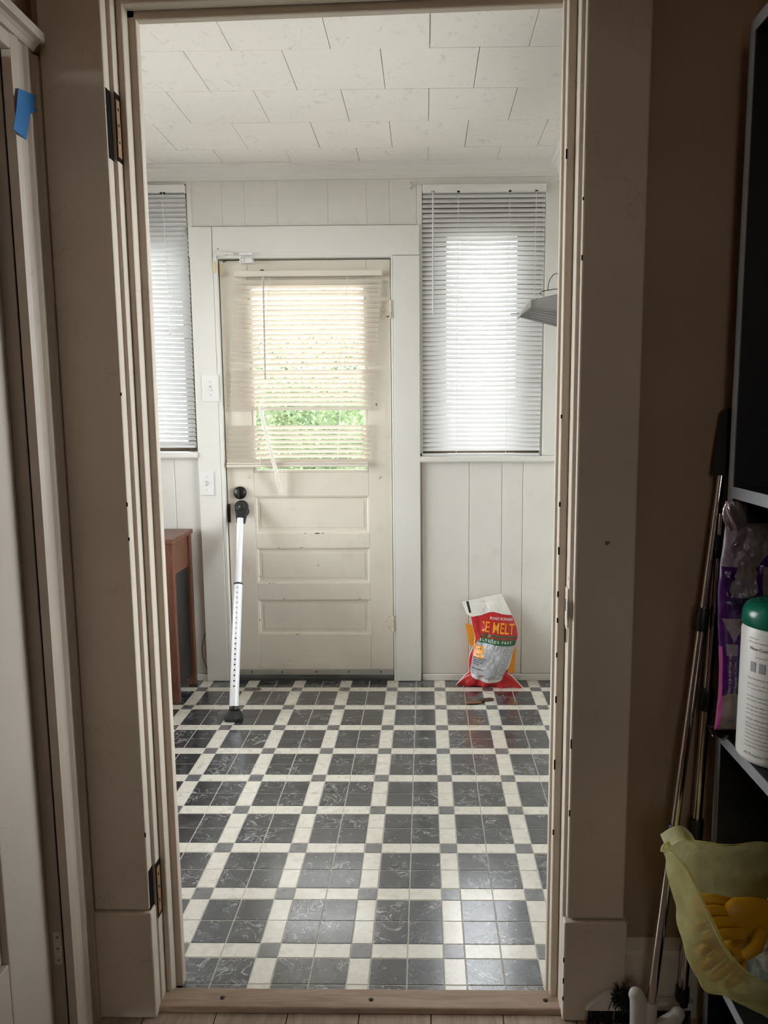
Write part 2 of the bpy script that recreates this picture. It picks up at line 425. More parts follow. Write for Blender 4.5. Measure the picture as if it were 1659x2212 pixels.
# ------------------------------------------------------------------ porch floor: vinyl tile pattern, one object for each tile
fl = struct(MB().box(XL - 0.1, XR + 0.1, -2.21, YW + 0.10, -0.03, -0.0012).build('floor', GROUT), 'black, cream and grey checked vinyl tile floor of the porch')
PT = 0.2286; SW = 0.052; DW = (PT - SW) / 2
def visible(x, y):
    d = Vector((x, y, 0)) - CAM_POS
    k = (-2.165 - CAM_POS.y) / d.y
    xc = CAM_POS.x + k * d.x; zc = CAM_POS.z + k * d.z
    return -0.46 < xc < 0.49 and y < YW + 0.02 and zc > -0.06
cells = {'dark_tile': [], 'cream_tile': [], 'grey_tile': []}
def tile_shape(w, d, j=0.0026):
    a, b, c = w / 2 - j / 2, d / 2 - j / 2, 0.0008
    return [(-a, -b, -0.002), (a, -b, -0.002), (a, b, -0.002), (-a, b, -0.002), (-a + c, -b + c, 0), (a - c, -b + c, 0), (a - c, b - c, 0), (-a + c, b - c, 0)], \
           [(4, 5, 6, 7), (0, 1, 5, 4), (1, 2, 6, 5), (2, 3, 7, 6), (3, 0, 4, 7)]
for i in range(-5, 9):
    for j in range(-1, 11):
        gx, gy = (i - 4) * PT, -j * PT
        cells['grey_tile'].append((gx, gy, SW, SW))
        for k in (0, 1):
            cells['cream_tile'].append((gx + SW / 2 + DW * (k + .5), gy, DW, SW))
            cells['cream_tile'].append((gx, gy + SW / 2 + DW * (k + .5), SW, DW))
            for l in (0, 1):
                cells['dark_tile'].append((gx + SW / 2 + DW * (k + .5), gy + SW / 2 + DW * (l + .5), DW, DW))
TM = {'dark_tile': T_DARK, 'cream_tile': T_CREAM, 'grey_tile': T_GREY}
for kind, lst in cells.items():
    cache = {}; rest = MB(); picked = []
    for (x, y, a, b) in lst:
        x0, x1, y0, y1 = max(x - a / 2, XL), min(x + a / 2, XR), max(y - b / 2, -2.202), min(y + b / 2, YW + 0.06)
        if x1 - x0 < 0.008 or y1 - y0 < 0.008: continue
        t = ((x0 + x1) / 2, (y0 + y1) / 2, round(x1 - x0, 4), round(y1 - y0, 4))
        if visible(t[0], t[1]): picked.append(t)
        else: rest.add([(t[0] + p[0], t[1] + p[1], p[2]) for p in tile_shape(t[2], t[3])[0]], tile_shape(t[2], t[3])[1])
    picked.sort(key=lambda t: t[1])
    for t in picked[300:]:
        rest.add([(t[0] + p[0], t[1] + p[1], p[2]) for p in tile_shape(t[2], t[3])[0]], tile_shape(t[2], t[3])[1])
    for t in picked[:300]:
        key = (t[2], t[3])
        if key not in cache:
            mb = MB(); mb.add(*tile_shape(*key)); cache[key] = mb.mesh(kind, TM[kind])
        o = link(kind, cache[key], fl); o.location = (t[0], t[1], 0)
    o = rest.build(kind, TM[kind], fl); o['kind'] = 'stuff'

# ================================================================== KITCHEN SIDE SHELL
YK = -2.25           # kitchen face of the partition wall
KXL, KXR, KYB, KCZ = -0.575, 1.16, -5.45, 2.55
holed(MB(), 'y', YK, -2.13, XL - 0.1, KXR + 0.1, 0, 2.75, [(-0.455, 0.480, 0, 2.16)]).build('wall_middle', TAN)
struct(bpy.data.objects['wall_middle'], 'tan painted wall around the doorway between the two rooms')
struct(holed(MB(), 'x', KXL - 0.12, KXL, KYB, YK, 0, KCZ, [(-3.16, -2.374, 0, 1.945)]).build('wall_kitchen_left', TAN), 'tan kitchen side wall left with a painted door')
struct(MB().box(KXR, KXR + 0.1, KYB, YK, 0, KCZ).build('wall_kitchen_right', TAN), 'tan kitchen side wall right behind the shelf unit')
struct(holed(MB(), 'y', KYB - 0.12, KYB, KXL - 0.1, KXR + 0.1, 0, KCZ, [(0.10, 0.50, 1.4, 1.8)]).build('wall_front', TAN), 'tan kitchen wall behind the camera with an added window')
struct(MB().box(KXL - 0.1, KXR + 0.1, KYB - 0.1, YK, KCZ, KCZ + 0.05).build('ceiling_kitchen', CEIL_K), 'plain painted ceiling of the kitchen')
t = struct(thing('added_window_5', 'added window behind the camera that lets daylight into the kitchen', 'window', (0.3, KYB - 0.06, 1.4)))  # added opening, out of view, to let some daylight into the kitchen
for a, b, c, d in ((0.10, 0.50, 1.4, 1.43), (0.10, 0.50, 1.77, 1.8), (0.10, 0.13, 1.43, 1.77), (0.47, 0.50, 1.43, 1.77)):
    MB().box(a, b, KYB - 0.08, KYB - 0.04, c, d).build('frame_bar', CASING, t, 0.003)
MB().box(0.13, 0.47, KYB - 0.062, KYB - 0.058, 1.43, 1.77).build('pane', GLASS, t)

lp = thing('added_lamp', 'added warm lamp behind the camera that brightens the kitchen', 'lamp', (0.30, -4.55, 2.40))  # added light source out of view, warms and brightens the kitchen
MB().lathe((0.30, -4.55, KCZ), (0, 0, -1), [(0, 0.075), (0.02, 0.07), (0.03, 0.05)], 24).build('rose', WHITE_PL, lp)
MB().lathe((0.30, -4.55, KCZ - 0.03), (0, 0, -1), [(0, 0.05), (0.03, 0.11), (0.08, 0.135), (0.13, 0.11), (0.16, 0.05), (0.165, 0.0)], 28).build('globe', slat_mat('frosted_glass', (0.9, 0.85, 0.78, 1), 0.6), lp)
pl = bpy.data.lights.new('added_lamp_light', 'POINT'); pl.color = (1.0, 0.66, 0.40); pl.energy = LAMP_W; pl.shadow_soft_size = 0.12
po = bpy.data.objects.new('added_lamp_light', pl); COL.objects.link(po); po.location = (0.30, -4.55, 2.33)

kf = struct(MB().box(KXL - 0.1, KXR + 0.1, KYB, YK, -0.05, -0.004).build('floor_kitchen', DARK), 'pale wooden board floor of the kitchen')
pw = 0.158; x = -0.62
while x < KXR:
    a, b = max(x, KXL), min(x + pw, KXR)
    if b - a > 0.01: MB().box(a + 0.001, b - 0.001, KYB, YK - 0.004, -0.004, 0.0).build('plank', PLANK, kf, 0.0012, 1)
    x += pw

# threshold board
t = struct(thing('trim_3', 'bare pine threshold board nailed across the doorway', 'threshold', (0.01, -2.228, 0)))
MB().hexa([(-0.444, -2.262, 0), (0.470, -2.262, 0), (-0.436, -2.202, 0), (0.460, -2.202, 0),
           (-0.444, -2.257, 0.012), (0.470, -2.257, 0.012), (-0.436, -2.204, 0.016), (0.460, -2.204, 0.016)]).build('board', SILLW, t, 0.003)
for x, y in ((-0.298, -2.232), (0.036, -2.234), (0.425, -2.233)):
    MB().lathe((x, y, 0.0125), (0, 0, 1), [(0, 0.006), (0.0016, 0.0055), (0.0024, 0.003)], 10).build('nail', BRONZE, t)

# ------------------------------------------------------------------ doorway casing and jambs
t = struct(thing('trim_4', 'cracked cream paint casing and jambs of the open doorway', 'door frame', (0.01, -2.2, 0)))
def slope(zl, zr, x): return zl + (zr - zl) * (x + 0.43) / 0.88
# left side: casing, jamb, stop, outer stop
MB().box(-0.557, -0.437, -2.270, -2.241, 0.251, 2.26).build('casing_board', CASING, t, 0.004)
MB().box(-0.560, -0.432, -2.277, -2.243, 0.0, 0.249).build('plinth_block', CASING, t, 0.004)
MB().box(-0.470, -0.430, -2.2405, -2.128, 0.0, 2.12).build('jamb', CASING, t, 0.003)
MB().box(-0.4300, -0.417, -2.215, -2.182, 0.0, 2.10).build('door_stop', CASING, t, 0.004)
MB().box(-0.4300, -0.402, -2.182, -2.158, 0.0, 2.10).build('door_stop', CASING, t, 0.004)
# right side
MB().box(0.4617, 0.583, -2.270, -2.248, 0.236, 2.26).build('casing_board', CASING, t, 0.004)
MB().box(0.455, 0.590, -2.277, -2.246, 0.0, 0.233).build('plinth_block', CASING, t, 0.004)
MB().box(0.454, 0.500, -2.256, -2.128, 0.0, 2.14).build('jamb', CASING, t, 0.003)
MB().box(0.437, 0.4540, -2.220, -2.193, 0.0, 2.12).build('door_stop', CASING, t, 0.004)
MB().box(0.432, 0.4540, -2.193, -2.176, 0.0, 2.12).build('door_stop', CASING, t, 0.003)
# head: rises a little to the right
def head(name, mat, y0, y1, dz, th, x0=-0.47, x1=0.50):
    zl, zr = 2.079 + dz, 2.099 + dz
    a, b = slope(zl, zr, x0), slope(zl, zr, x1)
    MB().hexa([(x0, y0, a), (x1, y0, b), (x0, y1, a), (x1, y1, b), (x0, y0, a + th), (x1, y0, b + th), (x0, y1, a + th), (x1, y1, b + th)]).build(name, mat, t, 0.004)
head('door_stop', CASING, -2.182, -2.158, 0.0, 0.08, -0.43, 0.454)
head('door_stop', CASING, -2.215, -2.182, 0.014, 0.06, -0.43, 0.454)
head('jamb', CASING, -2.2405, -2.128, 0.028, 0.05)
head('casing_board', CASING, -2.270, -2.241, 0.034, 0.16, -0.437, 0.4617)
# hinge mortises on the left jamb
for z0, z1 in ((1.803, 1.919), (0.217, 0.335)):
    MB().box(-0.4375, -0.4362, -2.266, -2.243, z0 - 0.006, z1 + 0.004).build('hinge_mortise', DARK, t)
    h = MB().box(-0.4305, -0.4292, -2.2415, -2.2152, z0 - 0.004, z1 + 0.006).build('hinge_mortise', DARK, t)
    MB().box(-0.4293, -0.4285, -2.238, -2.221, z0 + 0.004, z1 - 0.006).build('bare_wood', RAW_WOOD, h, 0.0)
    for k in (0.28, 0.55, 0.8):
        MB().lathe((-0.4287, -2.230, z0 + k * (z1 - z0)), (1, 0, 0), [(0, 0.0035), (0.0006, 0.0030)], 8).build('screw_hole', DARK, h)
# strike plate on the right jamb
h = MB().box(0.4515, 0.4540, -2.254, -2.226, 0.872, 0.955).build('strike_plate', CREAM_PL, t, 0.001)
h.data.materials[0] = CASING
MB().box(0.4506, 0.4516, -2.246, -2.234, 0.905, 0.930).build('latch_slot', DARK, h)
MB().box(0.4506, 0.4516, -2.246, -2.238, 0.840, 0.868).build('latch_slot', DARK, h)
MB().box(0.4490, 0.4520, -2.262, -2.250, 0.893, 0.933).build('strike_lip', WHITE_PL, h, 0.001)
# paint chips along the right stop edge
for z, hh in ((1.80, 0.018), (1.30, 0.008), (1.12, 0.010), (1.02, 0.016), (0.93, 0.012), (0.875, 0.01), (0.80, 0.010), (0.70, 0.014), (0.55, 0.022), (0.40, 0.012)):
    MB().box(0.4362, 0.4392, -2.2208, -2.2188, z, z + hh).build('paint_chip', DARK, t)
for z, hh in ((1.71, 0.006), (1.60, 0.010), (0.62, 0.02), (0.47, 0.014), (0.14, 0.01), (0.09, 0.012), (0.05, 0.008)):
    MB().box(0.4610 if z > 0.25 else 0.4544, 0.4634 if z > 0.25 else 0.4568, -2.2708 if z > .25 else -2.2776, -2.2690 if z > .25 else -2.2755, z, z + hh).build('paint_chip', DARK, t)
for z, hh in ((1.35, 0.006), (1.13, 0.008), (1.06, 0.007), (0.42, 0.01)):
    MB().box(-0.4388, -0.4362, -2.2708, -2.2690, z, z + hh).build('paint_chip', DARK, t)
# kitchen baseboard on the partition wall, right of the casing
bb = MB()
Pb = [(YK, 0), (YK - 0.016, 0), (YK - 0.016, 0.150), (YK - 0.011, 0.156), (YK - 0.012, 0.172), (YK - 0.004, 0.182), (YK, 0.182)]
bb.prism(Pb, 'x', 0.590, KXR)
struct(bb.build('baseboard_middle', CASING), 'dark tan baseboard right of the doorway', 'baseboard')

# ------------------------------------------------------------------ kitchen door in the left wall
t = struct(thing('trim_5', 'moulded casing and head cap of the kitchen side door', 'door frame', (-0.57, -2.33, 0)))
prof = [(-0.577, -2.250), (-0.557, -2.250), (-0.557, -2.272), (-0.5535, -2.277), (-0.5535, -2.283), (-0.557, -2.288), (-0.559, -2.300), (-0.557, -2.312), (-0.5535, -2.318), (-0.5535, -2.326),
        (-0.558, -2.332), (-0.558, -2.346), (-0.5545, -2.352), (-0.5545, -2.362), (-0.558, -2.374), (-0.577, -2.374)]
MB().prism(prof, 'z', 0.0, 1.972).build('casing_board', SIDE_TRIM, t)
MB().box(-0.577, -0.557, -3.29, -2.374, 1.945, 1.972).build('head_casing', SIDE_TRIM, t, 0.003)
cap = [(-0.577, 1.972), (-0.552, 1.972), (-0.547, 1.980), (-0.541, 1.985), (-0.532, 1.987), (-0.530, 1.990), (-0.530, 2.002), (-0.577, 2.002)]
MB().prism(cap, 'y', -3.32, -2.300).build('head_cap', SIDE_TRIM, t)
MB().box(-0.69, -0.577, -2.376, -2.362, 0, 1.945).build('jamb', paint('jamb_shadow_paint', (0.30, 0.24, 0.19, 1), 0.55, 0.8, chips=0.6), t, 0.002)  # toned darker than the casing: the jamb's shadow is put into the paint
MB().box(-0.5775, -0.5765, -2.3768, -2.3752, 0.05, 1.945).build('jamb_gap', SEAM, t)
MB().box(-0.595, -0.579, -2.3772, -2.3758, 0.205, 0.275).build('hinge_leaf', SIDE_TRIM, t, 0.001)
for z in (0.215, 0.24, 0.265):
    MB().lathe((-0.587, -2.3772, z), (0, -1, 0), [(0, 0.003), (0.0007, 0.0026)], 8).build('screw', SEAM, t)
t = struct(thing('door_2', 'painted panel door closed in the kitchen side wall', 'door', (-0.61, -2.76, 0)))
XD = -0.6015
for y0, y1 in ((-2.525, -2.3785), (-3.155, -3.035)):
    MB().box(XD - 0.035, XD, y0, y1, 0.01, 1.935).build('stile', DOOR_GREY, t, 0.003)
for z0, z1 in ((0.01, 0.32), (0.93, 1.05), (1.82, 1.935)):
    MB().box(XD - 0.034, XD - 0.0005, -3.035, -2.525, z0, z1).build('rail', DOOR_GREY, t, 0.003)
for z0, z1 in ((0.32, 0.93), (1.05, 1.82)):
    MB().box(XD - 0.025, XD - 0.012, -3.035, -2.525, z0, z1).build('panel', DOOR_GREY, t, 0.002)

# blue masking tape on the left casing
ps = [(-2.366, 1.884), (-2.302, 1.896), (-2.313, 1.874), (-2.299, 1.872), (-2.330, 1.853), (-2.349, 1.803), (-2.394, 1.806), (-2.378, 1.845)]
mb = MB(); mb.prism(ps, 'x', -0.5532, -0.5524)
tag(mb.build('tape_strip', BLUE_TAPE), 'torn strip of blue masking tape on the moulded side casing', 'tape')

# ================================================================== BACK DOOR AND ITS FRAME
t = struct(thing('trim_6', 'wide flat white casing around the cream back door', 'door frame', (-0.39, -0.1, 0)))
MB().box(-0.918, -0.8125, -0.120, YW + 0.011, 0.002, 2.160).build('casing_board', TRIM_WHITE, t, 0.002)
MB().box(0.017, 0.139, -0.120, YW + 0.011, 0.002, 2.026).build('casing_board', TRIM_WHITE, t, 0.002)
MB().box(-0.8110, 0.139, -0.120, YW + 0.011, 2.028, 2.160).build('head_casing', TRIM_WHITE, t, 0.002)
MB().box(-0.8122, -0.8108, -0.1195, YW + 0.011, 2.026, 2.16).build('joint_gap', DARK, t)
MB().box(-0.8125, -0.795, -0.118, 0.06, 0.0, 2.032).build('jamb', TRIM_WHITE, t, 0.003)
MB().box(0.007, 0.017, -0.118, 0.06, 0.0, 2.032).build('jamb', TRIM_WHITE, t, 0.003)
MB().box(-0.795, 0.007, -0.118, 0.06, 2.020, 2.034).build('jamb', TRIM_WHITE, t, 0.003)
for a, b, c, d in ((-0.795, -0.778, 0.02, 2.02), (-0.010, 0.007, 0.02, 2.02), (-0.778, -0.010, 2.004, 2.02)):
    MB().box(a, b, -0.050, -0.030, c, d).build('weather_stop', TRIM_WHITE, t)
MB().box(-0.79, 0.007, -0.112, 0.05, 0.0, 0.020).build('door_sill', plain('dark_metal_sill', (0.09, 0.09, 0.085, 1), 0.45, 0.5), t, 0.003)

D0, D1 = -0.790, 0.003
YD = -0.092
t = struct(thing('door_1', 'cream painted back door with three panels and a blinded window', 'door', (-0.39, -0.07, 0.022)))
MB().box(D0, -0.661, YD, YD + 0.04, 0.024, 2.014).build('stile', DOOR_CREAM, t, 0.002)
MB().box(-0.108, D1, YD, YD + 0.04, 0.024, 2.014).build('stile', DOOR_CREAM, t, 0.002)
for z0, z1 in ((1.905, 2.014), (0.916, 1.030), (0.663, 0.735), (0.406, 0.488), (0.024, 0.231)):
    MB().box(-0.6605, -0.1085, YD + 0.0006, YD + 0.0395, z0, z1).build('rail', DOOR_CREAM, t, 0.002)
for z0, z1 in ((0.735, 0.916), (0.488, 0.663), (0.231, 0.406)):
    p = MB().box(-0.6605, -0.1085, YD + 0.012, YD + 0.03, z0, z1).build('panel', DOOR_CREAM, t)
    # raised centre field and sloping moulding
    MB().box(-0.635, -0.134, YD + 0.0095, YD + 0.013, z0 + 0.026, z1 - 0.026).build('raised_field', DOOR_CREAM, p, 0.002, 1)
    mo = MB()
    for a in (0, 1):
        x = -0.6605 if a == 0 else -0.1085; s_ = 1 if a == 0 else -1
        mo.prism([(x, YD + 0.012), (x, YD + 0.003), (x + s_ * 0.005, YD + 0.0045), (x + s_ * 0.011, YD + 0.012)][::s_], 'z', z0, z1)
    for a in (0, 1):
        z = z0 if a == 0 else z1; s_ = 1 if a == 0 else -1
        mo.prism([(YD + 0.012, z), (YD + 0.003, z), (YD + 0.0045, z + s_ * 0.005), (YD + 0.012, z + s_ * 0.011)][::-s_], 'x', -0.6605, -0.1085)
    mo.build('panel_moulding', DOOR_CREAM, p)
g = MB().box(-0.6605, -0.1085, YD + 0.018, YD + 0.022, 1.030, 1.905).build('pane', GLASS, t)
for a, b, c, d in ((-0.6605, -0.645, 1.030, 1.905), (-0.124, -0.1085, 1.030, 1.905), (-0.645, -0.124, 1.030, 1.044), (-0.645, -0.124, 1.890, 1.905)):
    MB().box(a, b, YD + 0.004, YD + 0.018, c, d).build('glazing_bead', DOOR_CREAM, g, 0.003)
MB().box(-0.786, 0.002, YD - 0.008, YD, 0.026, 0.054).build('door_sweep', ALU, t, 0.001)
o = t.children[-1]
for x in (-0.70, -0.55, -0.38, -0.22, -0.06):
    MB().lathe((x, YD - 0.008, 0.042), (0, -1, 0), [(0, 0.004), (0.002, 0.003)], 8).build('screw', BRONZE, o)
for z in (1.787, 0.294):
    h = MB().box(-0.043, 0.002, YD - 0.002, YD, z - 0.042, z + 0.042).build('hinge', DOOR_CREAM, t, 0.0008)
    for k in range(3):
        MB().tube([(0.006, YD - 0.028, z - 0.042 + k * 0.028), (0.006, YD - 0.028, z - 0.042 + k * 0.028 + 0.026)], 0.0055, 10).build('knuckle', CASING, h)
    for dx, dz in ((-0.018, 0.028), (-0.032, 0.0), (-0.018, -0.028)):
        MB().lathe((dx, YD - 0.002, z + dz), (0, -1, 0), [(0, 0.004), (0.001, 0.003)], 8).build('screw', CREAM_PL, h)
db = MB().lathe((-0.729, YD, 0.934), (0, -1, 0), [(0, 0.031), (0.010, 0.031), (0.017, 0.027), (0.019, 0.0)], 28).build('deadbolt', BRONZE, t)
MB().box(-0.733, -0.725, YD - 0.034, YD - 0.017, 0.912, 0.956).build('thumb_turn', BRONZE, db, 0.003)
kn = MB().lathe((-0.718, YD, 0.846), (0, -1, 0), [(0, 0.030), (0.008, 0.029), (0.012, 0.014), (0.030, 0.014), (0.034, 0.022), (0.042, 0.024), (0.046, 0.018), (0.048, 0.0)], 28).build('door_knob', BRONZE, t)
MB().box(D0 - 0.002, D0 + 0.010, YD - 0.004, YD + 0.004, 0.79, 0.88).build('latch_plate', BRONZE, t, 0.001)
MB().box(-0.690, -0.676, YD - 0.003, YD, 1.003, 1.016).build('screw_plate', CREAM_PL, t, 0.001)
MB().lathe((-0.057, YD, 1.005), (0, -1, 0), [(0, 0.007), (0.003, 0.006), (0.004, 0.0)], 12).build('plugged_hole', CASING, t)

for x, z, w_, h_ in ((-0.362, 0.7325, 0.022, 0.004), (-0.42, 0.733, 0.006, 0.003), (-0.335, 0.734, 0.008, 0.003), (-0.44, 0.6645, 0.016, 0.002), (-0.36, 0.576, 0.005, 0.004), (-0.55, 0.662, 0.008, 0.002),
                     (-0.60, 0.486, 0.006, 0.002), (-0.58, 0.486, 0.005, 0.002), (-0.53, 0.410, 0.010, 0.002), (-0.47, 0.2295, 0.012, 0.002), (-0.16, 0.4085, 0.01, 0.002), (-0.645, 0.52, 0.003, 0.006), (-0.655, 0.30, 0.003, 0.008)):
    MB().box(x - w_ / 2, x + w_ / 2, YD + 0.0001, YD + 0.0018, z, z + h_).build('paint_chip', DARK, t)

# ------------------------------------------------------------------ blinds
def slat_piece(length, width, theta, name, mat, room_edge_up, n=5, arc=0.0016):
    """curved slat centred at the origin, along X; theta = tilt from horizontal"""
    vs = []
    for k in range(n):
        a = -width / 2 + width * k / (n - 1)              # from the room edge (-) to the outer edge (+)
        c = arc * (1 - (2 * k / (n - 1) - 1) ** 2)
        if room_edge_up: y, z = a * math.cos(theta) - c * math.sin(theta) * 1.0, -a * math.sin(theta) - c * math.cos(theta) * -1.0
        else: y, z = a * math.cos(theta) - c * math.sin(theta), a * math.sin(theta) + c * math.cos(theta)
        vs += [(-length / 2, y, z), (length / 2, y, z)]
    mb = MB(); mb.add(vs, [(2 * k, 2 * k + 1, 2 * k + 3, 2 * k + 2) for k in range(n - 1)], 0, True)
    return mb.mesh(name, mat)

def cord(t, pts, r, name, mat=WHITE_PL, seg=6): return MB().tube(pts, r, seg).build(name, mat, t)

# right window blind
t = thing('window_blind', 'closed white mini blind over the right window, brightly backlit', 'blind', (0.43, -0.105, 1.107))
YB = -0.098
MB().box(0.1535, 0.7155, -0.124, -0.094, 2.300, 2.334).build('headrail', WHITE_PL, t, 0.003)
me = slat_piece(0.560, 0.0255, math.radians(57), 'slat', SLAT, False, arc=0.0026)
z = 2.289; k = 0
while z > 1.130:
    o = link('slat', me, t); o.location = (0.434 - (2.3 - z) * 0.0085 + rng.uniform(-.0008, .0008), YB, z)
    o.rotation_euler = (rng.uniform(-.05, .05), rng.uniform(-.0012, .0012), 0); z -= 0.02125
MB().box(0.144, 0.704, -0.110, -0.090, 1.107, 1.119).build('bottom_rail', SLAT, t, 0.002)
MB().box(0.1385, 0.146, -0.112, -0.088, 1.104, 1.120).build('end_cap', BLACK_PL, t, 0.001)
for x in (0.317, 0.550): cord(t, [(x, -0.1125, 2.30), (x - 0.008, -0.1125, 1.115)], 0.0009, 'ladder_cord')
cord(t, [(0.202, -0.128, 2.303), (0.200, -0.122, 1.760)], 0.0032, 'tilt_wand', WHITE_PL, 6)
lc = cord(t, [(0.669, -0.126, 2.300), (0.668, -0.119, 2.0), (0.667, -0.118, 1.78)], 0.0012, 'lift_cord')
for x in (0.202, 0.317, 0.550, 0.669): MB().box(x - 0.006, x + 0.006, -0.1255, -0.122, 2.297, 2.305).build('cord_guide', BRONZE, t)

# left window blind
t = thing('window_blind', 'half-open white mini blind in the narrow visible strip of the left window', 'blind', (-1.23, -0.105, 1.15))
MB().box(-1.545, -0.9285, -0.124, -0.094, 2.310, 2.346).build('headrail', WHITE_PL, t, 0.003)
me = slat_piece(0.612, 0.0255, math.radians(47), 'slat', SLAT_L, True)
z = 2.297
while z > 1.172:
    o = link('slat', me, t); o.location = (-1.236 + rng.uniform(-.0012, .0012), YB, z)
    o.rotation_euler = (rng.uniform(-.05, .05), rng.uniform(-.002, .002), 0); z -= 0.0208
MB().box(-1.542, -0.932, -0.110, -0.088, 1.152, 1.163).build('bottom_rail', SLAT_L, t, 0.002)
for x in (-1.42,): cord(t, [(x, -0.1125, 2.31), (x, -0.1125, 1.16)], 0.0009, 'ladder_cord')
lc = cord(t, [(-1.028, -0.126, 2.310), (-1.026, -0.119, 2.0), (-1.026, -0.118, 1.70)], 0.0013, 'lift_cord')
MB().lathe((-1.026, -0.118, 1.704), (0, 0, -1), [(0, 0.002), (0.006, 0.005), (0.026, 0.007), (0.028, 0.0)], 12).build('tassel', WHITE_PL, lc)
MB().box(-1.040, -1.016, -0.1262, -0.122, 2.304, 2.311).build('cord_guide', BRONZE, t)

# door blind: swings to the left, two slats missing, one bent
t = thing('window_blind', 'damaged cream mini blind on the back door, hanging askew with gaps', 'blind', (-0.38, -0.115, 1.07))
MB().box(-0.714, -0.033, -0.131, -0.100, 1.936, 1.963).build('headrail', SLAT_D, t, 0.003)
me = slat_piece(0.678, 0.0255, math.radians(42), 'slat', SLAT_D, True)
def dslat(v, tilt=0.0, dz=0.0):
    z = 1.933 - (v - 596) * 0.00212 + dz
    sh = -0.373 - (1.935 - z) * 0.081
    o = link('slat', me, t); o.location = (sh + rng.uniform(-.001, .001), -0.113, z)
    o.rotation_euler = (rng.uniform(-.06, .06), tilt + rng.uniform(-.001, .001), 0)
v = 606.0; ks = 0
while v < 780:
    if abs(v - 637) < 5: dslat(v, 0, 0.006)      # one slat has slipped down onto the next
    else: dslat(v)
    v += 10.35
dslat(783, -0.010, 0.000); dslat(796, -0.002, -0.004)
v = 806.0
while v < 884: dslat(v); v += 10.35
v = 920.0
while v < 998: dslat(v); v += 10.6
MB().box(-0.783, -0.108, -0.126, -0.100, 1.058, 1.072).build('bottom_rail', SLAT_D, t, 0.003)
MB().box(-0.783, -0.108, -0.126, -0.100, 1.073, 1.081).build('bottom_rail', SLAT_D, t, 0.002)
for xa, xb in ((-0.552, -0.622), (-0.193, -0.257)):
    cord(t, [(xa, -0.1255, 1.94), (xb, -0.1255, 1.07)], 0.0010, 'ladder_cord')
    cord(t, [(xa + 0.002, -0.101, 1.94), (xb + 0.002, -0.101, 1.07)], 0.0010, 'ladder_cord')
MB().tube([(-0.578, -0.136, 1.938), (-0.584, -0.132, 1.469)], 0.0042, 6).build('tilt_wand', plain('grey_wand', (0.42, 0.40, 0.37, 1), 0.3), t)
MB().box(-0.592, -0.576, -0.133, -0.118, 1.961, 1.966).build('bracket', BRONZE, t)

# ------------------------------------------------------------------ windows behind the blinds
def back_window(name, label, x0, x1, z0, z1, px0, px1, pz0, pz1):
    t = struct(thing(name, label, 'window', ((x0 + x1) / 2, 0.0, z0)))
    y0, y1 = 0.022, 0.062
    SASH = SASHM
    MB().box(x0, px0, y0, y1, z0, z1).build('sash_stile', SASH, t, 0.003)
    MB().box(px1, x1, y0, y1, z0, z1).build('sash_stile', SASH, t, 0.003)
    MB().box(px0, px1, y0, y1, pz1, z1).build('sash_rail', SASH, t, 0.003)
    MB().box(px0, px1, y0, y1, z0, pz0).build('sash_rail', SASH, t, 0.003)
    MB().box(px0, px1, 0.040, 0.044, pz0, pz1).build('pane', GLASS, t)
SASHM = paint('window_sash_dark', (0.13, 0.095, 0.06, 1), 0.5, 0.8)  # sash colour darkened so the gaps between slats come out dark
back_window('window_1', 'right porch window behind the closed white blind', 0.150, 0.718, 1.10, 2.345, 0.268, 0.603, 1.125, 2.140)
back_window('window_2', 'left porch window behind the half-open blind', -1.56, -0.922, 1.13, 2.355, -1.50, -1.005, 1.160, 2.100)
for x0, x1, zt, nm, lb in ((0.138, 0.783, 1.106, 'trim_7', 'narrow white sill under the right window'), (-1.60, -0.9185, 1.131, 'trim_8', 'narrow white sill under the left window')):
    m_ = MB(); m_.prism([(0.02, zt - 0.028), (YW - 0.024, zt - 0.028), (YW - 0.028, zt - 0.022), (YW - 0.028, zt - 0.006), (YW - 0.022, zt), (0.02, zt)], 'x', x0, x1)
    struct(m_.build(nm, TRIM_WHITE), lb, 'sill')

# ------------------------------------------------------------------ small fittings on the door casing
def switch(x0, x1, z0, z1, label, up_):
    cx_, cz_ = (x0 + x1) / 2, (z0 + z1) / 2
    t = thing('light_switch', label, 'light switch', (cx_, -0.12, cz_), 'light switches on the door casing')
    MB().box(x0, x1, -0.1255, -0.1202, z0, z1).build('cover_plate', WHITE_PL, t, 0.0025)
    MB().box(cx_ - 0.005, cx_ + 0.005, -0.1262, -0.1254, cz_ - 0.012, cz_ + 0.012).build('toggle_slot', plain('switch_slot', (0.45, 0.43, 0.4, 1)), t)
    s_ = 1 if up_ else -1
    MB().hexa([(cx_ - 0.0042, -0.127, cz_ - 0.006), (cx_ + 0.0042, -0.127, cz_ - 0.006), (cx_ - 0.0042, -0.1255, cz_ - 0.006), (cx_ + 0.0042, -0.1255, cz_ - 0.006),
               (cx_ - 0.0036, -0.137, cz_ + s_ * 0.010 - 0.003), (cx_ + 0.0036, -0.137, cz_ + s_ * 0.010 - 0.003), (cx_ - 0.0036, -0.1255, cz_ + 0.006), (cx_ + 0.0036, -0.1255, cz_ + 0.006)]).build('toggle', WHITE_PL, t, 0.001)
    for dz in (-0.030, 0.030):
        MB().lathe((cx_, -0.1254, cz_ + dz), (0, -1, 0), [(0, 0.0032), (0.0012, 0.0026)], 10).build('screw', CASING, t)
switch(-0.883, -0.806, 1.368, 1.492, 'upper white light switch beside the door blind, level with its middle', False)
switch(-0.913, -0.847, 0.925, 1.040, 'lower white light switch beside the black deadbolt', True)

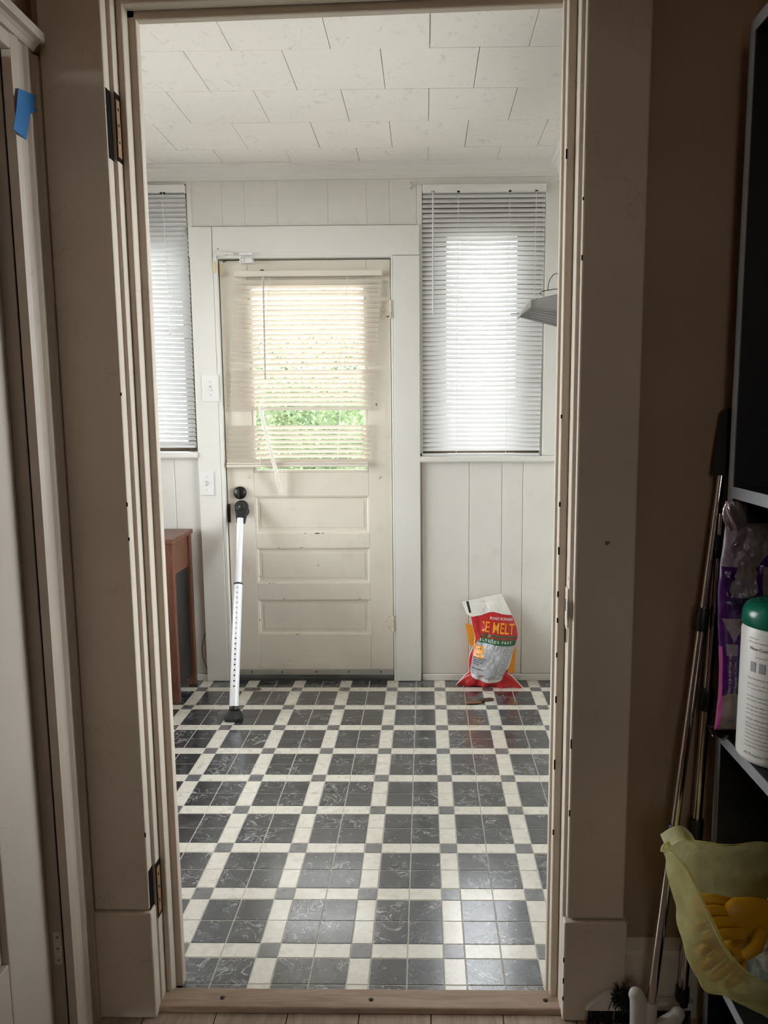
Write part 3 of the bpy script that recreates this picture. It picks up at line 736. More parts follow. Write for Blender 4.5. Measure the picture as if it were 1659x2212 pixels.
t = thing('door_sensor', 'small white alarm sensor bridging the top edge of the back door', 'sensor', (-0.655, -0.12, 2.017))
MB().box(-0.685, -0.626, -0.137, -0.1202, 2.0295, 2.043).build('magnet', WHITE_PL, t, 0.003)
MB().box(-0.685, -0.626, -0.135, -0.0935, 1.996, 2.019).build('body', WHITE_PL, t, 0.003)
mb = MB()
for a, b, c, d in ((-0.679, -0.661, 2.001, 2.0022), (-0.679, -0.661, 2.0165, 2.0177), (-0.679, -0.6778, 2.001, 2.0177), (-0.6622, -0.661, 2.001, 2.0177)): mb.box(a, b, -0.1354, -0.1349, c, d)
mb.build('square_mark', SEAM, t)

t = thing('surface_bolt', 'old painted cream bolt and plates at the top left corner of the door', 'latch', (-0.79, -0.12, 2.0))
MB().box(-0.812, -0.797, -0.127, -0.1202, 1.955, 2.006).build('keeper', CREAM_PL, t, 0.002)
MB().box(-0.788, -0.775, -0.100, YD - 0.0002, 1.947, 1.998).build('keeper', CREAM_PL, t, 0.002)
MB().box(-0.797, -0.750, -0.128, -0.1202, 2.031, 2.052).build('plate', WHITE_PL, t, 0.002)
MB().tube([(-0.803, -0.130, 2.045), (-0.712, -0.130, 2.037)], 0.006, 10).build('bolt', TRIM_WHITE, t)
MB().box(-0.806, -0.795, -0.129, -0.1202, 2.004, 2.055).build('bracket', TRIM_WHITE, t, 0.002)
for x, z in ((-0.786, 2.062), (-0.747, 2.042)): MB().lathe((x, -0.1202, z), (0, -1, 0), [(0, 0.0026), (0.002, 0.002)], 8).build('screw', BRONZE, t)

for x, z, y, lb in ((0.100, 2.335, YW, 'small painted bracket left of the right window head'), (0.774, 2.360, YW - 0.006, 'small painted bracket in the top right corner of the porch')):
    t = thing('curtain_bracket', lb, 'bracket', (x, y, z), 'painted curtain rod brackets')
    MB().box(x - 0.008, x + 0.008, y - 0.004, y - 0.0002, z - 0.018, z + 0.018).build('plate', TRIM_WHITE, t, 0.002)
    MB().tube([(x, y - 0.002, z - 0.008), (x, y - 0.016, z - 0.006), (x, y - 0.020, z + 0.006)], 0.003, 8).build('hook', TRIM_WHITE, t)
    for dz in (-0.012, 0.011): MB().lathe((x + 0.002, y - 0.004, z + dz), (0, -1, 0), [(0, 0.0026), (0.001, 0.002)], 8).build('screw', SEAM, t)

# black wire bowing out beside the casing
tag(MB().tube([(-0.9175, -0.112, 0.250), (-0.930, -0.120, 0.215), (-0.938, -0.124, 0.170), (-0.936, -0.122, 0.125), (-0.926, -0.116, 0.085), (-0.9175, -0.113, 0.058)], 0.0017, 8).build('wire', BLACK_RUB),
    'thin black wire bowing out beside the door casing near the floor', 'wire')

# white stick tucked behind the door blind
t = thing('plastic_rod', 'loose white plastic rod hanging diagonally across the bottom of the door blind', 'rod', (-0.52, -0.14, 0.93))
MB().tube([(-0.612, -0.138, 1.345), (-0.590, -0.145, 1.245), (-0.556, -0.142, 1.09), (-0.522, -0.115, 0.932)], [0.0085, 0.0088, 0.0092, 0.0098], 12).build('shaft', plain('cream_rod_plastic', (0.80, 0.76, 0.68, 1), 0.35), t)

# ------------------------------------------------------------------ door security bar
t = thing('security_bar', 'white adjustable security bar braced under the back door knob', 'security bar', (-0.67, -0.60, 0))
A, B = Vector((-0.7155, -0.170, 0.800)), Vector((-0.672, -0.585, 0.048))
ax = (B - A).normalized(); LEN = (B - A).length
J = A + ax * (LEN * 0.355)
MB().tube([A - ax * 0.02, J + ax * 0.03], 0.0152, 20).build('upper_tube', WHITE_METAL, t)
lo = MB().tube([J, B], 0.0200, 24).build('lower_tube', WHITE_METAL, t)
MB().tube([J - ax * 0.006, J + ax * 0.002], 0.0206, 24).build('ring', BLACK_PL, t)
MB().tube([B - ax * 0.004, B + ax * 0.010], 0.0206, 24).build('ring', BLACK_PL, t)
sidev = ax.cross(Vector((0, 1, 0))).normalized()
if sidev.x < 0: sidev = -sidev
front = sidev.cross(ax).normalized()
if front.y > 0: front = -front
toCam = (CAM_POS - J); toCam = (toCam - ax * toCam.dot(ax)).normalized()
for k in range(20):
    p = J + ax * (0.020 + k * 0.0235)
    filled = k < 10
    for ang in (math.radians(6), math.radians(-78)):
        d = (front * math.cos(ang) + sidev * math.sin(ang)).normalized()
        MB().lathe(p + d * 0.0188, d, [(0, 0.0040), (0.0014, 0.0038)], 10).build('adjustment_hole', plain('filled_hole', (0.35, 0.36, 0.37, 1), 0.5) if (filled and ang > 0 and k == 0) else (bpy.data.materials['filled_hole'] if filled and ang > 0 else BLACK_PL), t)
# yoke: a flat teardrop fork under the knob
yk = MB(); c0 = A - ax * 0.078 + Vector((0.001, 0.010, 0))
outl = []
for k in range(25):
    a = math.pi * k / 24
    outl.append((math.cos(a) * 0.0335, math.sin(a) * 0.0335))
outl += [(-0.0325, -0.012), (-0.024, -0.060), (-0.0205, -0.085), (0.0205, -0.085), (0.024, -0.060), (0.0325, -0.012)]
upv = -ax; nrm = front
def yp(x, z, h): return c0 + sidev * x + upv * z + nrm * h
vs = [yp(x, z, -0.010) for x, z in outl] + [yp(x, z, 0.010) for x, z in outl]; n = len(outl)
yk.add(vs, [(i, (i + 1) % n, n + (i + 1) % n, n + i) for i in range(n)], 0, True)
yk.add(vs, [tuple(range(n - 1, -1, -1)), tuple(range(n, 2 * n))])
yo = yk.build('yoke', BLACK_PL, t, 0.004)
MB().lathe(c0 + nrm * 0.009, nrm, [(0, 0.024), (0.004, 0.022), (0.004, 0.017), (0.0015, 0.014), (0.006, 0.010), (0.007, 0.0)], 24).build('knob_ring', BLACK_PL, yo)
# foot
MB().tube([B + ax * 0.006, B + ax * 0.024], 0.010, 14).build('pivot', BLACK_PL, t)
fo = Vector((-0.672, -0.600, 0))
ft = MB(); poly = [(-0.036, -0.020), (-0.030, 0.026), (0.020, 0.034), (0.040, 0.014), (0.034, -0.024), (0.010, -0.036), (-0.028, -0.034)]
vb = [fo + Vector((x, y, 0.001)) for x, y in poly] + [fo + Vector((x, y, 0.014)) for x, y in poly] + [fo + Vector((x * 0.60 + 0.004, y * 0.55 + 0.008, 0.040)) for x, y in poly]
n = len(poly)
ft.add(vb, [(r * n + i, r * n + (i + 1) % n, (r + 1) * n + (i + 1) % n, (r + 1) * n + i) for r in (0, 1) for i in range(n)] + [tuple(range(n - 1, -1, -1)), tuple(range(2 * n, 3 * n))])
ft.build('rubber_foot', BLACK_RUB, t, 0.003)

# ------------------------------------------------------------------ brown wooden table at the left
t = thing('wooden_table', 'dark brown wooden table just showing past the left jamb', 'table', (-1.25, -0.30, 0))
TX0, TX1, TY0, TY1 = -1.55, -0.962, -0.425, -0.135
MB().box(TX0 - 0.02, TX1 + 0.006, TY0 - 0.02, TY1 + 0.01, 0.742, 0.765).build('table_top', BROWN, t, 0.004)
for x in (TX0, TX1 - 0.034):
    for y in (TY0, TY1 - 0.034): MB().box(x, x + 0.034, y, y + 0.034, 0.0, 0.742).build('leg', BROWN, t, 0.003)
MB().box(TX1 - 0.026, TX1 - 0.010, TY0 + 0.034, TY1 - 0.034, 0.590, 0.742).build('apron', BROWN, t, 0.002)
MB().box(TX0 + 0.034, TX1 - 0.034, TY0 + 0.010, TY0 + 0.026, 0.590, 0.742).build('apron', BROWN, t, 0.002)
MB().box(TX0 + 0.034, TX1 - 0.034, TY1 - 0.026, TY1 - 0.010, 0.05, 0.742).build('back_panel', DARK, t, 0.002)
MB().box(TX1 - 0.022, TX1 - 0.014, TY0 + 0.034, TY1 - 0.034, 0.05, 0.590).build('side_panel', BLACK_PL, t, 0.002)

# ------------------------------------------------------------------ grey louvered unit hung at the right
t = thing('louver_unit', 'grey louvered unit with white end cap hung from a wire hook near the right window', 'vent', (0.68, -0.35, 1.66))
Yf, Yb = -0.43, -0.27
A1, B1 = Vector((0.618, Yb, 1.800)), Vector((0.552, Yf, 1.703))      # end cap, back-top to front-bottom
X2 = 0.783
mb = MB()
mb.hexa([(0.622, -0.36, 1.757), (X2, -0.36, 1.728), (0.618, Yb, 1.757), (X2, Yb, 1.728), (0.622, -0.345, 1.792), (X2, -0.345, 1.826), (0.618, Yb, 1.797), (X2, Yb, 1.832)])
mb.build('housing', GREY_LV, t, 0.002)
mb = MB(); mb.hexa([(0.552, Yf, 1.700), (0.558, Yf, 1.700), (0.604, -0.36, 1.752), (0.622, -0.36, 1.752), (0.556, Yf, 1.716), (0.566, Yf, 1.716), (0.612, -0.345, 1.797), (0.622, -0.345, 1.797)])
mb.build('end_cap', WHITE_PL, t, 0.001)
for k in range(6):
    f0 = k / 6
    a = Vector((0.622, -0.355, 1.757)).lerp(Vector((0.562, Yf, 1.706)), f0)
    b = Vector((X2, -0.355, 1.742)).lerp(Vector((X2, Yf, 1.648)), f0)
    a2 = Vector((0.622, -0.355, 1.757)).lerp(Vector((0.562, Yf, 1.706)), f0 + 0.155)
    b2 = Vector((X2, -0.355, 1.742)).lerp(Vector((X2, Yf, 1.648)), f0 + 0.155)
    o_ = Vector((0, 0.006, 0.004)); o2 = Vector((0, -0.008, 0.001))
    MB().hexa([a2 + o2, b2 + o2, a + o_, b + o_, a2 + o2 + Vector((0, .001, .003)), b2 + o2 + Vector((0, .001, .003)), a + o_ + Vector((0, .001, .003)), b + o_ + Vector((0, .001, .003))]).build('louver_slat', GREY_LV, t)
MB().tube([(0.770, -0.345, 1.838), (0.72, -0.345, 1.836), (0.672, -0.345, 1.828), (0.660, -0.345, 1.820), (0.668, -0.345, 1.812)], 0.0018, 8).build('wire_rail', BRONZE, t)
MB().tube([(0.694, -0.345, 1.830), (0.695, -0.345, 1.856), (0.703, -0.345, 1.880), (0.716, -0.345, 1.896), (0.728, -0.345, 1.902), (0.742, -0.345, 1.898), (0.760, -0.345, 1.890), (0.784, -0.345, 1.888)], 0.0017, 8).build('wire_hook', BRONZE, t)
MB().tube([(0.535, -0.40, 1.728), (0.566, -0.40, 1.727)], 0.0014, 8).build('pin', BRONZE, t)
MB().lathe((0.534, -0.40, 1.728), (-1, 0, 0), [(0, 0.003), (0.003, 0.003)], 8).build('pin_head', BRONZE, t)

# ------------------------------------------------------------------ leaves and crumbs on the floor
def leaf(name, pts, z, mat, label):
    mb = MB(); rng2 = random.Random(len(pts) * 7 + int(pts[0][0] * 1000))
    n_ = len(pts); cx_ = sum(p[0] for p in pts) / n_; cy_ = sum(p[1] for p in pts) / n_
    ring = [(x, y, z + rng2.uniform(0.001, 0.007)) for x, y in pts]; inner = [((x + cx_) / 2, (y + cy_) / 2, z + rng2.uniform(0.001, 0.006)) for x, y in pts]
    mb.add(ring + inner + [(cx_, cy_, z + 0.004)], [(i, (i + 1) % n_, n_ + (i + 1) % n_, n_ + i) for i in range(n_)] + [(n_ + i, n_ + (i + 1) % n_, 2 * n_) for i in range(n_)], 0, True)
    o_ = mb.build(name, mat)
    md = o_.modifiers.new('thick', 'SOLIDIFY'); md.thickness = 0.001
    return tag(o_, label, 'leaf', 'dry scraps on the tile floor')
LEAF = plain('dry_leaf_brown', (0.075, 0.038, 0.025, 1), 0.7); LEAF2 = plain('dry_leaf_tan', (0.26, 0.135, 0.075, 1), 0.7, var=0.6)
leaf('dry_leaf', [(0.392, -0.385), (0.420, -0.365), (0.460, -0.352), (0.474, -0.366), (0.470, -0.386), (0.440, -0.394), (0.405, -0.398)], 0.0, LEAF, 'dark brown dry leaf lying in front of the salt bag')
leaf('dry_leaf', [(0.338, -0.428), (0.350, -0.402), (0.378, -0.392), (0.412, -0.398), (0.420, -0.410), (0.392, -0.424), (0.362, -0.432)], 0.0, LEAF2, 'light brown crumpled dry leaf left of the dark leaf by the salt bag')
leaf('dry_leaf', [(0.556, -0.432), (0.562, -0.410), (0.572, -0.404), (0.580, -0.414), (0.574, -0.436)], 0.0, LEAF2, 'tiny brown leaf scrap right of the dark leaf by the salt bag')
leaf('dry_leaf', [(-0.672, -0.245), (-0.662, -0.222), (-0.640, -0.218), (-0.624, -0.236), (-0.632, -0.246), (-0.655, -0.250)], 0.0, plain('dry_leaf_olive', (0.17, 0.125, 0.075, 1), 0.7), 'olive brown dry leaf on the tiles behind the security bar')

# ================================================================== BAG OF ICE MELT
ROWS_T = [0, .1, .15, .25, .33, .43, .52, .62, .74, .78, 1]
ROWS_L = [(0.306, -0.17, 0.001), (0.351, -0.166, 0.051), (0.369, -0.164, 0.067), (0.367, -0.16, 0.116), (0.373, -0.156, 0.152), (0.396, -0.152, 0.197), (0.4, -0.148, 0.233), (0.389, -0.144, 0.28), (0.378, -0.139, 0.332), (0.360, -0.137, 0.345), (0.336, -0.128, 0.405)]
ROWS_R = [(0.63, -0.215, 0.001), (0.582, -0.206, 0.053), (0.553, -0.202, 0.075), (0.569, -0.193, 0.123), (0.578, -0.186, 0.162), (0.592, -0.178, 0.203), (0.606, -0.17, 0.248), (0.602, -0.161, 0.285), (0.587, -0.151, 0.326), (0.578, -0.147, 0.345), (0.528, -0.130, 0.446)]
ART_L = [(984, 1478), (1004, 1457), (1012, 1450), (1011, 1428), (1014, 1412), (1024, 1392), (1026, 1376), (1021, 1355), (1016, 1332), (1008, 1326), (997, 1299)]
ART_R = [(1131, 1486), (1109, 1462), (1096, 1452), (1103, 1430), (1107, 1412), (1113, 1393), (1119, 1372), (1117, 1355), (1110, 1336), (1106, 1327), (1083, 1281)]
BULGE = [0.004, 0.040, 0.052, 0.056, 0.056, 0.050, 0.046, 0.036, 0.024, 0.018, 0.002]
def interp(tab, t):
    for i in range(len(ROWS_T) - 1):
        if t <= ROWS_T[i + 1]:
            f_ = (t - ROWS_T[i]) / (ROWS_T[i + 1] - ROWS_T[i]); a, b = tab[i], tab[i + 1]
            return tuple(p + (q_ - p) * f_ for p, q_ in zip(a, b)) if hasattr(a, '__len__') else a + (b - a) * f_
    return tab[-1]
def bag_pt(s_, t_, side=-1, off=0.0):
    """side -1 = front, +1 = back"""
    a, b = Vector(interp(ROWS_L, t_)), Vector(interp(ROWS_R, t_))
    p = a.lerp(b, s_)
    w_ = max(0.0, 1 - (2 * s_ - 1) ** 2) ** 0.6
    bu = interp(BULGE, t_) * w_
    wr = (mnoise.noise(Vector((s_ * 5 + 3, t_ * 9, 1.7))) * 0.008 + mnoise.noise(Vector((s_ * 14, t_ * 19 + 5, 4.1))) * 0.0035) * w_ * (1 if t_ < 0.95 else 0.3)
    # vertical fold at the left of the lettering, gathers at the bottom
    wr += 0.010 * math.exp(-((s_ - 0.16 - 0.25 * abs(t_ - 0.6)) / 0.05) ** 2) * (math.sin(math.pi * (t_ - 0.36) / 0.44) if 0.36 < t_ < 0.8 else 0)
    if t_ < 0.15: wr += 0.006 * math.sin(s_ * 24) * w_
    p.y += side * bu + (wr if side < 0 else 0.3 * wr) - (off if side < 0 else -off)
    p.y = min(p.y, YW - 0.012)
    if t_ < 0.3 and side < 0: p.z -= 0.012 * w_ * (1 - t_ / 0.3)
    p.z = max(p.z, 0.001)
    return p
def art_st(u, v):
    lo_, hi_ = 0.0, 1.0
    for _ in range(30):
        t_ = (lo_ + hi_) / 2
        a, b = interp(ART_L, t_), interp(ART_R, t_)
        s_ = (u - a[0]) / (b[0] - a[0])
        if a[1] + (b[1] - a[1]) * s_ > v: lo_ = t_
        else: hi_ = t_
    return s_, t_
def art_uv(s_, t_):
    a, b = interp(ART_L, t_), interp(ART_R, t_)
    return a[0] + (b[0] - a[0]) * s_, a[1] + (b[1] - a[1]) * s_
def inside(p, poly):
    r = False; j = len(poly) - 1
    for i in range(len(poly)):
        if (poly[i][1] > p[1]) != (poly[j][1] > p[1]) and p[0] < (poly[j][0] - poly[i][0]) * (p[1] - poly[i][1]) / (poly[j][1] - poly[i][1]) + poly[i][0]: r = not r
        j = i
    return r
B_RED = plain('bag_red_print', lin(186, 34, 38), 0.32, var=0.95); B_WHITE = plain('bag_white_film', lin(228, 226, 218), 0.32, var=0.96)
B_GREY = plain('bag_grey_print', lin(176, 177, 182), 0.32); B_GREEN = plain('bag_green_print', lin(18, 92, 52), 0.32)
B_OLIVE = plain('bag_olive_print', lin(72, 82, 52), 0.32); B_ORANGE = plain('bag_orange_print', lin(240, 160, 40), 0.32)
B_BLACK = plain('bag_black_print', (0.012, 0.012, 0.013, 1), 0.4)
BM = [B_RED, B_WHITE, B_GREY, B_GREEN, B_OLIVE, B_ORANGE, B_BLACK]
REGIONS = [
    (6, [(1006.6, 1298.6), (1012, 1297.6), (1017.8, 1321.5), (1013, 1323)]),
    (1, [(990, 1270), (1125, 1270), (1125, 1330), (1106, 1327.5), (1085, 1325), (1067, 1320), (1058, 1320.5), (1040, 1326), (1016, 1331.5), (1000, 1332)]),
    (5, [(1026, 1387.5), (1044, 1392), (1041, 1417), (1022, 1412)]),
    (4, [(1042, 1363.5), (1114.5, 1371), (1113, 1381), (1036, 1373)]),
    (3, [(1037, 1373), (1113.5, 1381), (1111, 1392.5), (1030, 1382.5)]),
    (1, [(1016, 1448), (1036, 1455), (1060, 1460), (1082, 1460), (1070, 1467.6), (1052, 1466), (1036, 1462.5), (1018, 1455)]),
    (2, [(1030, 1382.5), (1111, 1392.5), (1107, 1409), (1093, 1442), (1081.5, 1461), (1058, 1462), (1036, 1457), (1018, 1451), (1014, 1445), (1023, 1399)]),
    (1, [(1107, 1409), (1111, 1392), (1116, 1393), (1111, 1410), (1097, 1442), (1093, 1442)]),
]
bag = thing('ice_melt_bag', 'red and white plastic bag of ice melt slumped against the wall', 'bag', (0.47, -0.18, 0))
NU, NV = 104, 140
mb = MB()
for side in (-1, 1):
    nu, nv = (NU, NV) if side < 0 else (40, 50)
    base = len(mb.v)
    mb.v += [tuple(bag_pt(i / nu, j / nv, side)) for j in range(nv + 1) for i in range(nu + 1)]
    for j in range(nv):
        for i in range(nu):
            f_ = (base + j * (nu + 1) + i, base + j * (nu + 1) + i + 1, base + (j + 1) * (nu + 1) + i + 1, base + (j + 1) * (nu + 1) + i)
            mi = 0
            if side < 0:
                s_, t_ = (i + .5) / nu, (j + .5) / nv
                if s_ < 0.010 or s_ > 0.990: mi = 1
            else:
                mi = 1 if (j + .5) / nv > 0.79 else 5; f_ = f_[::-1]
            mb.f.append(f_); mb.mi.append(mi); mb.sm.append(True)
mb.build('film', BM, bag)
def on_bag(vs, fs, name, mat, off=0.0036, clip=None, stp=2.0):
    me = bpy.data.meshes.new(name); me.from_pydata([(x, y, 0) for x, y in vs], [], fs)
    bm = bmesh.new(); bm.from_mesh(me)
    bmesh.ops.remove_doubles(bm, verts=bm.verts, dist=1e-5)
    if clip:
        bmesh.ops.bisect_plane(bm, geom=bm.verts[:] + bm.edges[:] + bm.faces[:], plane_co=clip[0], plane_no=clip[1], clear_inner=True)
    x0 = min((v.co.x for v in bm.verts), default=0); x1 = max((v.co.x for v in bm.verts), default=0)
    xx = math.floor(x0)
    while xx < x1:
        xx += stp
        bmesh.ops.bisect_plane(bm, geom=bm.verts[:] + bm.edges[:] + bm.faces[:], plane_co=(xx, 0, 0), plane_no=(1, 0, 0))
    y0_ = min((v.co.y for v in bm.verts), default=0); y1_ = max((v.co.y for v in bm.verts), default=0); yy = math.floor(y0_)
    while yy < y1_:
        yy += stp
        bmesh.ops.bisect_plane(bm, geom=bm.verts[:] + bm.edges[:] + bm.faces[:], plane_co=(0, yy, 0), plane_no=(0, 1, 0))
    for v in bm.verts:
        s_, t_ = art_st(v.co.x, v.co.y); s_ = min(max(s_, 0.004), 0.996)
        v.co = bag_pt(s_, t_, -1, off)
    bm.to_mesh(me); bm.free(); me.materials.append(mat)
    return link(name, me, bag)
def bag_text(s, u, v, size, ang, mat, name='lettering', shear=0.0, offset=0.0, sx=1.0, clip=None):
    vs, fs = text_mesh(s, size, shear, offset)
    c, k = math.cos(ang), math.sin(ang)
    on_bag([(u + sx * x * c + y * k, v + sx * x * k - y * c) for x, y, _ in vs], fs, name, mat, clip=clip)
for k_, (m_, poly) in enumerate(REGIONS[::-1]):
    on_bag(poly, [tuple(range(len(poly)))], 'printed_field', BM[m_], 0.0008 + 0.0003 * k_, stp=1.6)
bag_text('ROAD RUNNER', 1056.5, 1334.2, 7.6, 0.105, B_WHITE, shear=0.35, offset=0.06, sx=0.93)
bag_text('ICE MELT', 1026.0, 1357.5, 31.0, 0.115, B_ORANGE, offset=0.28, sx=0.655, clip=((1041, 1348, 0), (1, 0.12, 0)))
bag_text('CALCIUM CHLORIDE BLEND', 1038.5, 1371.6, 6.8, 0.105, B_RED, offset=0.08, sx=0.93, clip=((1041, 1360, 0), (1, 0.3, 0)))
bag_text('M E L T S   I C E   F A S T', 1028.0, 1378.6, 7.6, 0.105, B_WHITE, offset=0.16, sx=0.925, clip=((1034, 1375, 0), (1, 0.2, 0)))
bag_text('Melts to', 1029.0, 1391.0, 3.4, 0.15, B_BLACK, sx=0.9)
bag_text('-15°F', 1027.2, 1398.2, 6.0, 0.15, B_BLACK, offset=0.12, sx=0.82)
bag_text('or', 1026.5, 1402.6, 3.2, 0.15, B_BLACK)
bag_text('-26°C', 1025.4, 1409.0, 6.0, 0.15, B_BLACK, offset=0.12, sx=0.82)
for k, s in enumerate(('Melts ice and snow', 'faster and more', 'effectively than', 'Rock Salt')):
    bag_text(s, 1022.3 - k * 0.9, 1415.0 + k * 4.2, 4.4, 0.13, B_BLACK, offset=0.07, sx=0.78)
bag_text('Safe on vegetation', 1018.0, 1437.0, 4.4, 0.13, B_BLACK, offset=0.07, sx=0.75)
for x, y in [(735, 1015), (795, 1065), (690, 1115), (685, 1210), (785, 1260), (855, 1155), (810, 1330), (680, 1365), (640, 1385), (530, 1470), (455, 1465), (668, 1525), (1035, 1060), (1105, 1075), (1085, 1170), (1015, 1220), (940, 1240), (980, 1300), (935, 1345), (1040, 1335), (1095, 1260), (1045, 1415), (945, 1470), (870, 1535), (900, 1420), (760, 1430), (830, 1480)]:
    u, v = 960 + x / 7.9, 1260 + y / 7.9
    ring = [(u + 1.35 * math.cos(a * math.pi / 4), v + 1.35 * math.sin(a * math.pi / 4)) for a in range(8)]
    on_bag(ring, [tuple(range(8))], 'printed_dot', B_WHITE)
# seams along the torn top flap and folded orange sides
mb = MB(); mb.hexa([(0.352, -0.150, 0.300), (0.374, -0.152, 0.190), (0.352, -0.140, 0.300), (0.374, -0.140, 0.190), (0.398, -0.146, 0.290), (0.408, -0.150, 0.190), (0.398, -0.136, 0.290), (0.408, -0.138, 0.190)])
mb.build('side_fold', B_ORANGE, bag, 0.003)
mb = MB(); mb.hexa([(0.560, -0.170, 0.190), (0.545, -0.180, 0.060), (0.560, -0.150, 0.190), (0.545, -0.160, 0.060), (0.598, -0.168, 0.190), (0.590, -0.178, 0.060), (0.598, -0.150, 0.190), (0.590, -0.160, 0.060)])
mb.build('side_fold', B_ORANGE, bag, 0.003)

# ================================================================== SHELF UNIT WITH CLEANING THINGS
SX, SY = 0.741, -2.32
t = thing('shelf_unit', 'tall black shelf unit with grey front edges at the right of the doorway', 'shelf', (0.93, -2.75, 0))
SX1, SY1 = 1.10, -3.20
def panel(name, x0, x1, y0, y1, z0, z1):
    MB().box(x0 + 0.002, x1, y0, y1, z0, z1).build(name, SHELF_BLK, t)
    o_ = t.children[-1]
    MB().box(x0, x0 + 0.002, y0, y1, z0, z1).build('front_edge', SHELF_GREY, o_)
panel('side_panel', SX, SX1, SY - 0.022, SY, 0.0, 1.995)
panel('side_panel', SX, SX1, SY1, SY1 + 0.022, 0.0, 1.995)
for z in (0.030, 0.176, 0.665, 1.150, 1.973):
    panel('shelf_board', SX, SX1, SY1 + 0.022, SY - 0.022, z, z + 0.022)
MB().box(SX1 - 0.006, SX1, SY1 + 0.022, SY - 0.022, 0.06, 1.97).build('back_panel', SHELF_BLK, t)

tag(MB().hexa([(0.796, -2.346, 1.585), (0.90, -2.346, 1.60), (0.796, -2.3425, 1.585), (0.90, -2.3425, 1.60), (0.796, -2.346, 1.603), (0.90, -2.346, 1.66), (0.796, -2.3425, 1.603), (0.90, -2.3425, 1.66)]).build('paper_note', plain('paper', (0.5, 0.5, 0.5, 1), 0.8)),
    'small white paper stuck inside the black upper shelf', 'paper')

# wipes canister
CXc, CYc, CR = 0.797, -2.452, 0.066
t = thing('wipes_canister', 'white wipes canister with a green lid on the middle shelf', 'canister', (CXc, CYc, 0.687))
LABEL_W = plain('canister_white_plastic', (0.66, 0.64, 0.60, 1), 0.4, var=0.97)
PRINT = plain('canister_grey_print', (0.17, 0.17, 0.18, 1), 0.5); PRINT_G = plain('canister_green_print', (0.10, 0.22, 0.15, 1), 0.5)
MB().lathe((CXc, CYc, 0.688), (0, 0, 1), [(0, CR - 0.006), (0.004, CR - 0.001), (0.010, CR), (0.238, CR), (0.246, CR - 0.003), (0.249, CR - 0.004)], 48).build('body', LABEL_W, t)
MB().lathe((CXc, CYc, 0.935), (0, 0, 1), [(0, CR - 0.003), (0.001, CR + 0.001), (0.024, CR), (0.036, CR - 0.006), (0.042, CR - 0.018), (0.043, 0.0)], 48).build('lid', plain('green_lid', (0.0, 0.13, 0.075, 1), 0.25), t)
def can_text(s, z, size, ang0, mat, off=0.0, sx=1.0):
    vs, fs = text_mesh(s, size, 0, off)
    me = bpy.data.meshes.new('lettering')
    out = []
    for x, y, _ in vs:
        a = ang0 + sx * x / CR
        out.append((CXc + (CR + 0.0006) * math.sin(a), CYc - (CR + 0.0006) * math.cos(a), z + y))
    me.from_pydata(out, [], fs); me.materials.append(mat); link('lettering', me, t)
A0 = -1.30
can_text('New Case and Disinfect Towel', 0.897, 0.0085, A0 + 0.05, PRINT, 0.00015)
can_text('Multi surface wipes for home and kitchen use', 0.910, 0.0042, A0, PRINT)
can_text('ready to use', 0.917, 0.0040, A0, PRINT)
can_text('pull through lid', 0.884, 0.0040, A0 + 0.25, PRINT)
rr = random.Random(5)
for k, (z, sz) in enumerate([(0.862, .0045), (0.850, .0045), (0.842, .004), (0.826, .0042), (0.818, .0042), (0.806, .0042), (0.798, .004), (0.790, .004), (0.779, .0055), (0.770, .004), (0.763, .0055), (0.755, .004), (0.748, .004), (0.740, .004), (0.732, .004), (0.724, .004), (0.706, .008)]):
    words = ['directions', 'surface', 'wipe', 'clean', 'allow', 'to dry', 'caution', 'kitchen', 'bath', 'rinse', 'after', 'use', 'with', 'water', 'keep', 'away', 'storage']
    rr.shuffle(words); s = ' '.join(words[:9])
    can_text(s if k != 16 else 'All Purpose Wipes', 0.688 + (z - 0.688) * 0.9, sz, A0 + 0.02, PRINT if k % 4 else PRINT_G)
for k, da in enumerate((0.0, 0.26, 0.55)):
    mb = MB(); a0 = A0 + 0.10 + da
    pts = []
    for j in range(5):
        a = a0 + 0.16 * j / 4
        for zz in (0.858, 0.876): pts.append((CXc + (CR + 0.0006) * math.sin(a), CYc - (CR + 0.0006) * math.cos(a), zz))
    mb.add(pts, [(2 * j, 2 * j + 2, 2 * j + 3, 2 * j + 1) for j in range(4)]); mb.build('pictogram', plain('pictogram_grey', (0.30, 0.30, 0.31, 1)), t)

# purple mop-pad pack
t = thing('mop_pad_pack', 'purple and pink plastic refill pack with shiny gathered top beside the canister', 'package', (0.76, -2.36, 0.687))
PURPLE = plain('purple_film', (0.055, 0.008, 0.105, 1), 0.25); PINK = plain('pink_film', (0.42, 0.07, 0.26, 1), 0.3)
BEIGE = plain('pack_beige_contents', (0.22, 0.175, 0.15, 1), 0.5); FOIL = plain('clear_crinkled_film', (0.50, 0.42, 0.45, 1), 0.16, 0.75)
LILAC = plain('lilac_film', (0.22, 0.17, 0.215, 1), 0.3)
def pack_pt(s_, t_, side=-1, off=0.0):
    x = 0.716 + 0.155 * s_ + 0.012 * (1 - t_) * 0 + (0.005 * math.sin(t_ * 7) if s_ < 0.3 else 0) * (1 - s_ / 0.3)
    z = 0.700 + 0.405 * t_
    x += 0.004 + 0.012 * (t_ - 0.5) * 0
    w_ = max(0.0, 1 - (2 * s_ - 1) ** 4) ** 0.5 * max(0.0, 1 - (2 * t_ - 1) ** 8) ** 0.5
    y = -2.362 + side * 0.016 * w_
    y += (mnoise.noise(Vector((s_ * 6, t_ * 14, 2.0))) * 0.007 + mnoise.noise(Vector((s_ * 17, t_ * 33, 8.0))) * 0.0025) * w_
    return Vector((x, y - (off if side < 0 else -off), z))
mb = MB(); PM = [BEIGE, PURPLE, PINK, LILAC]
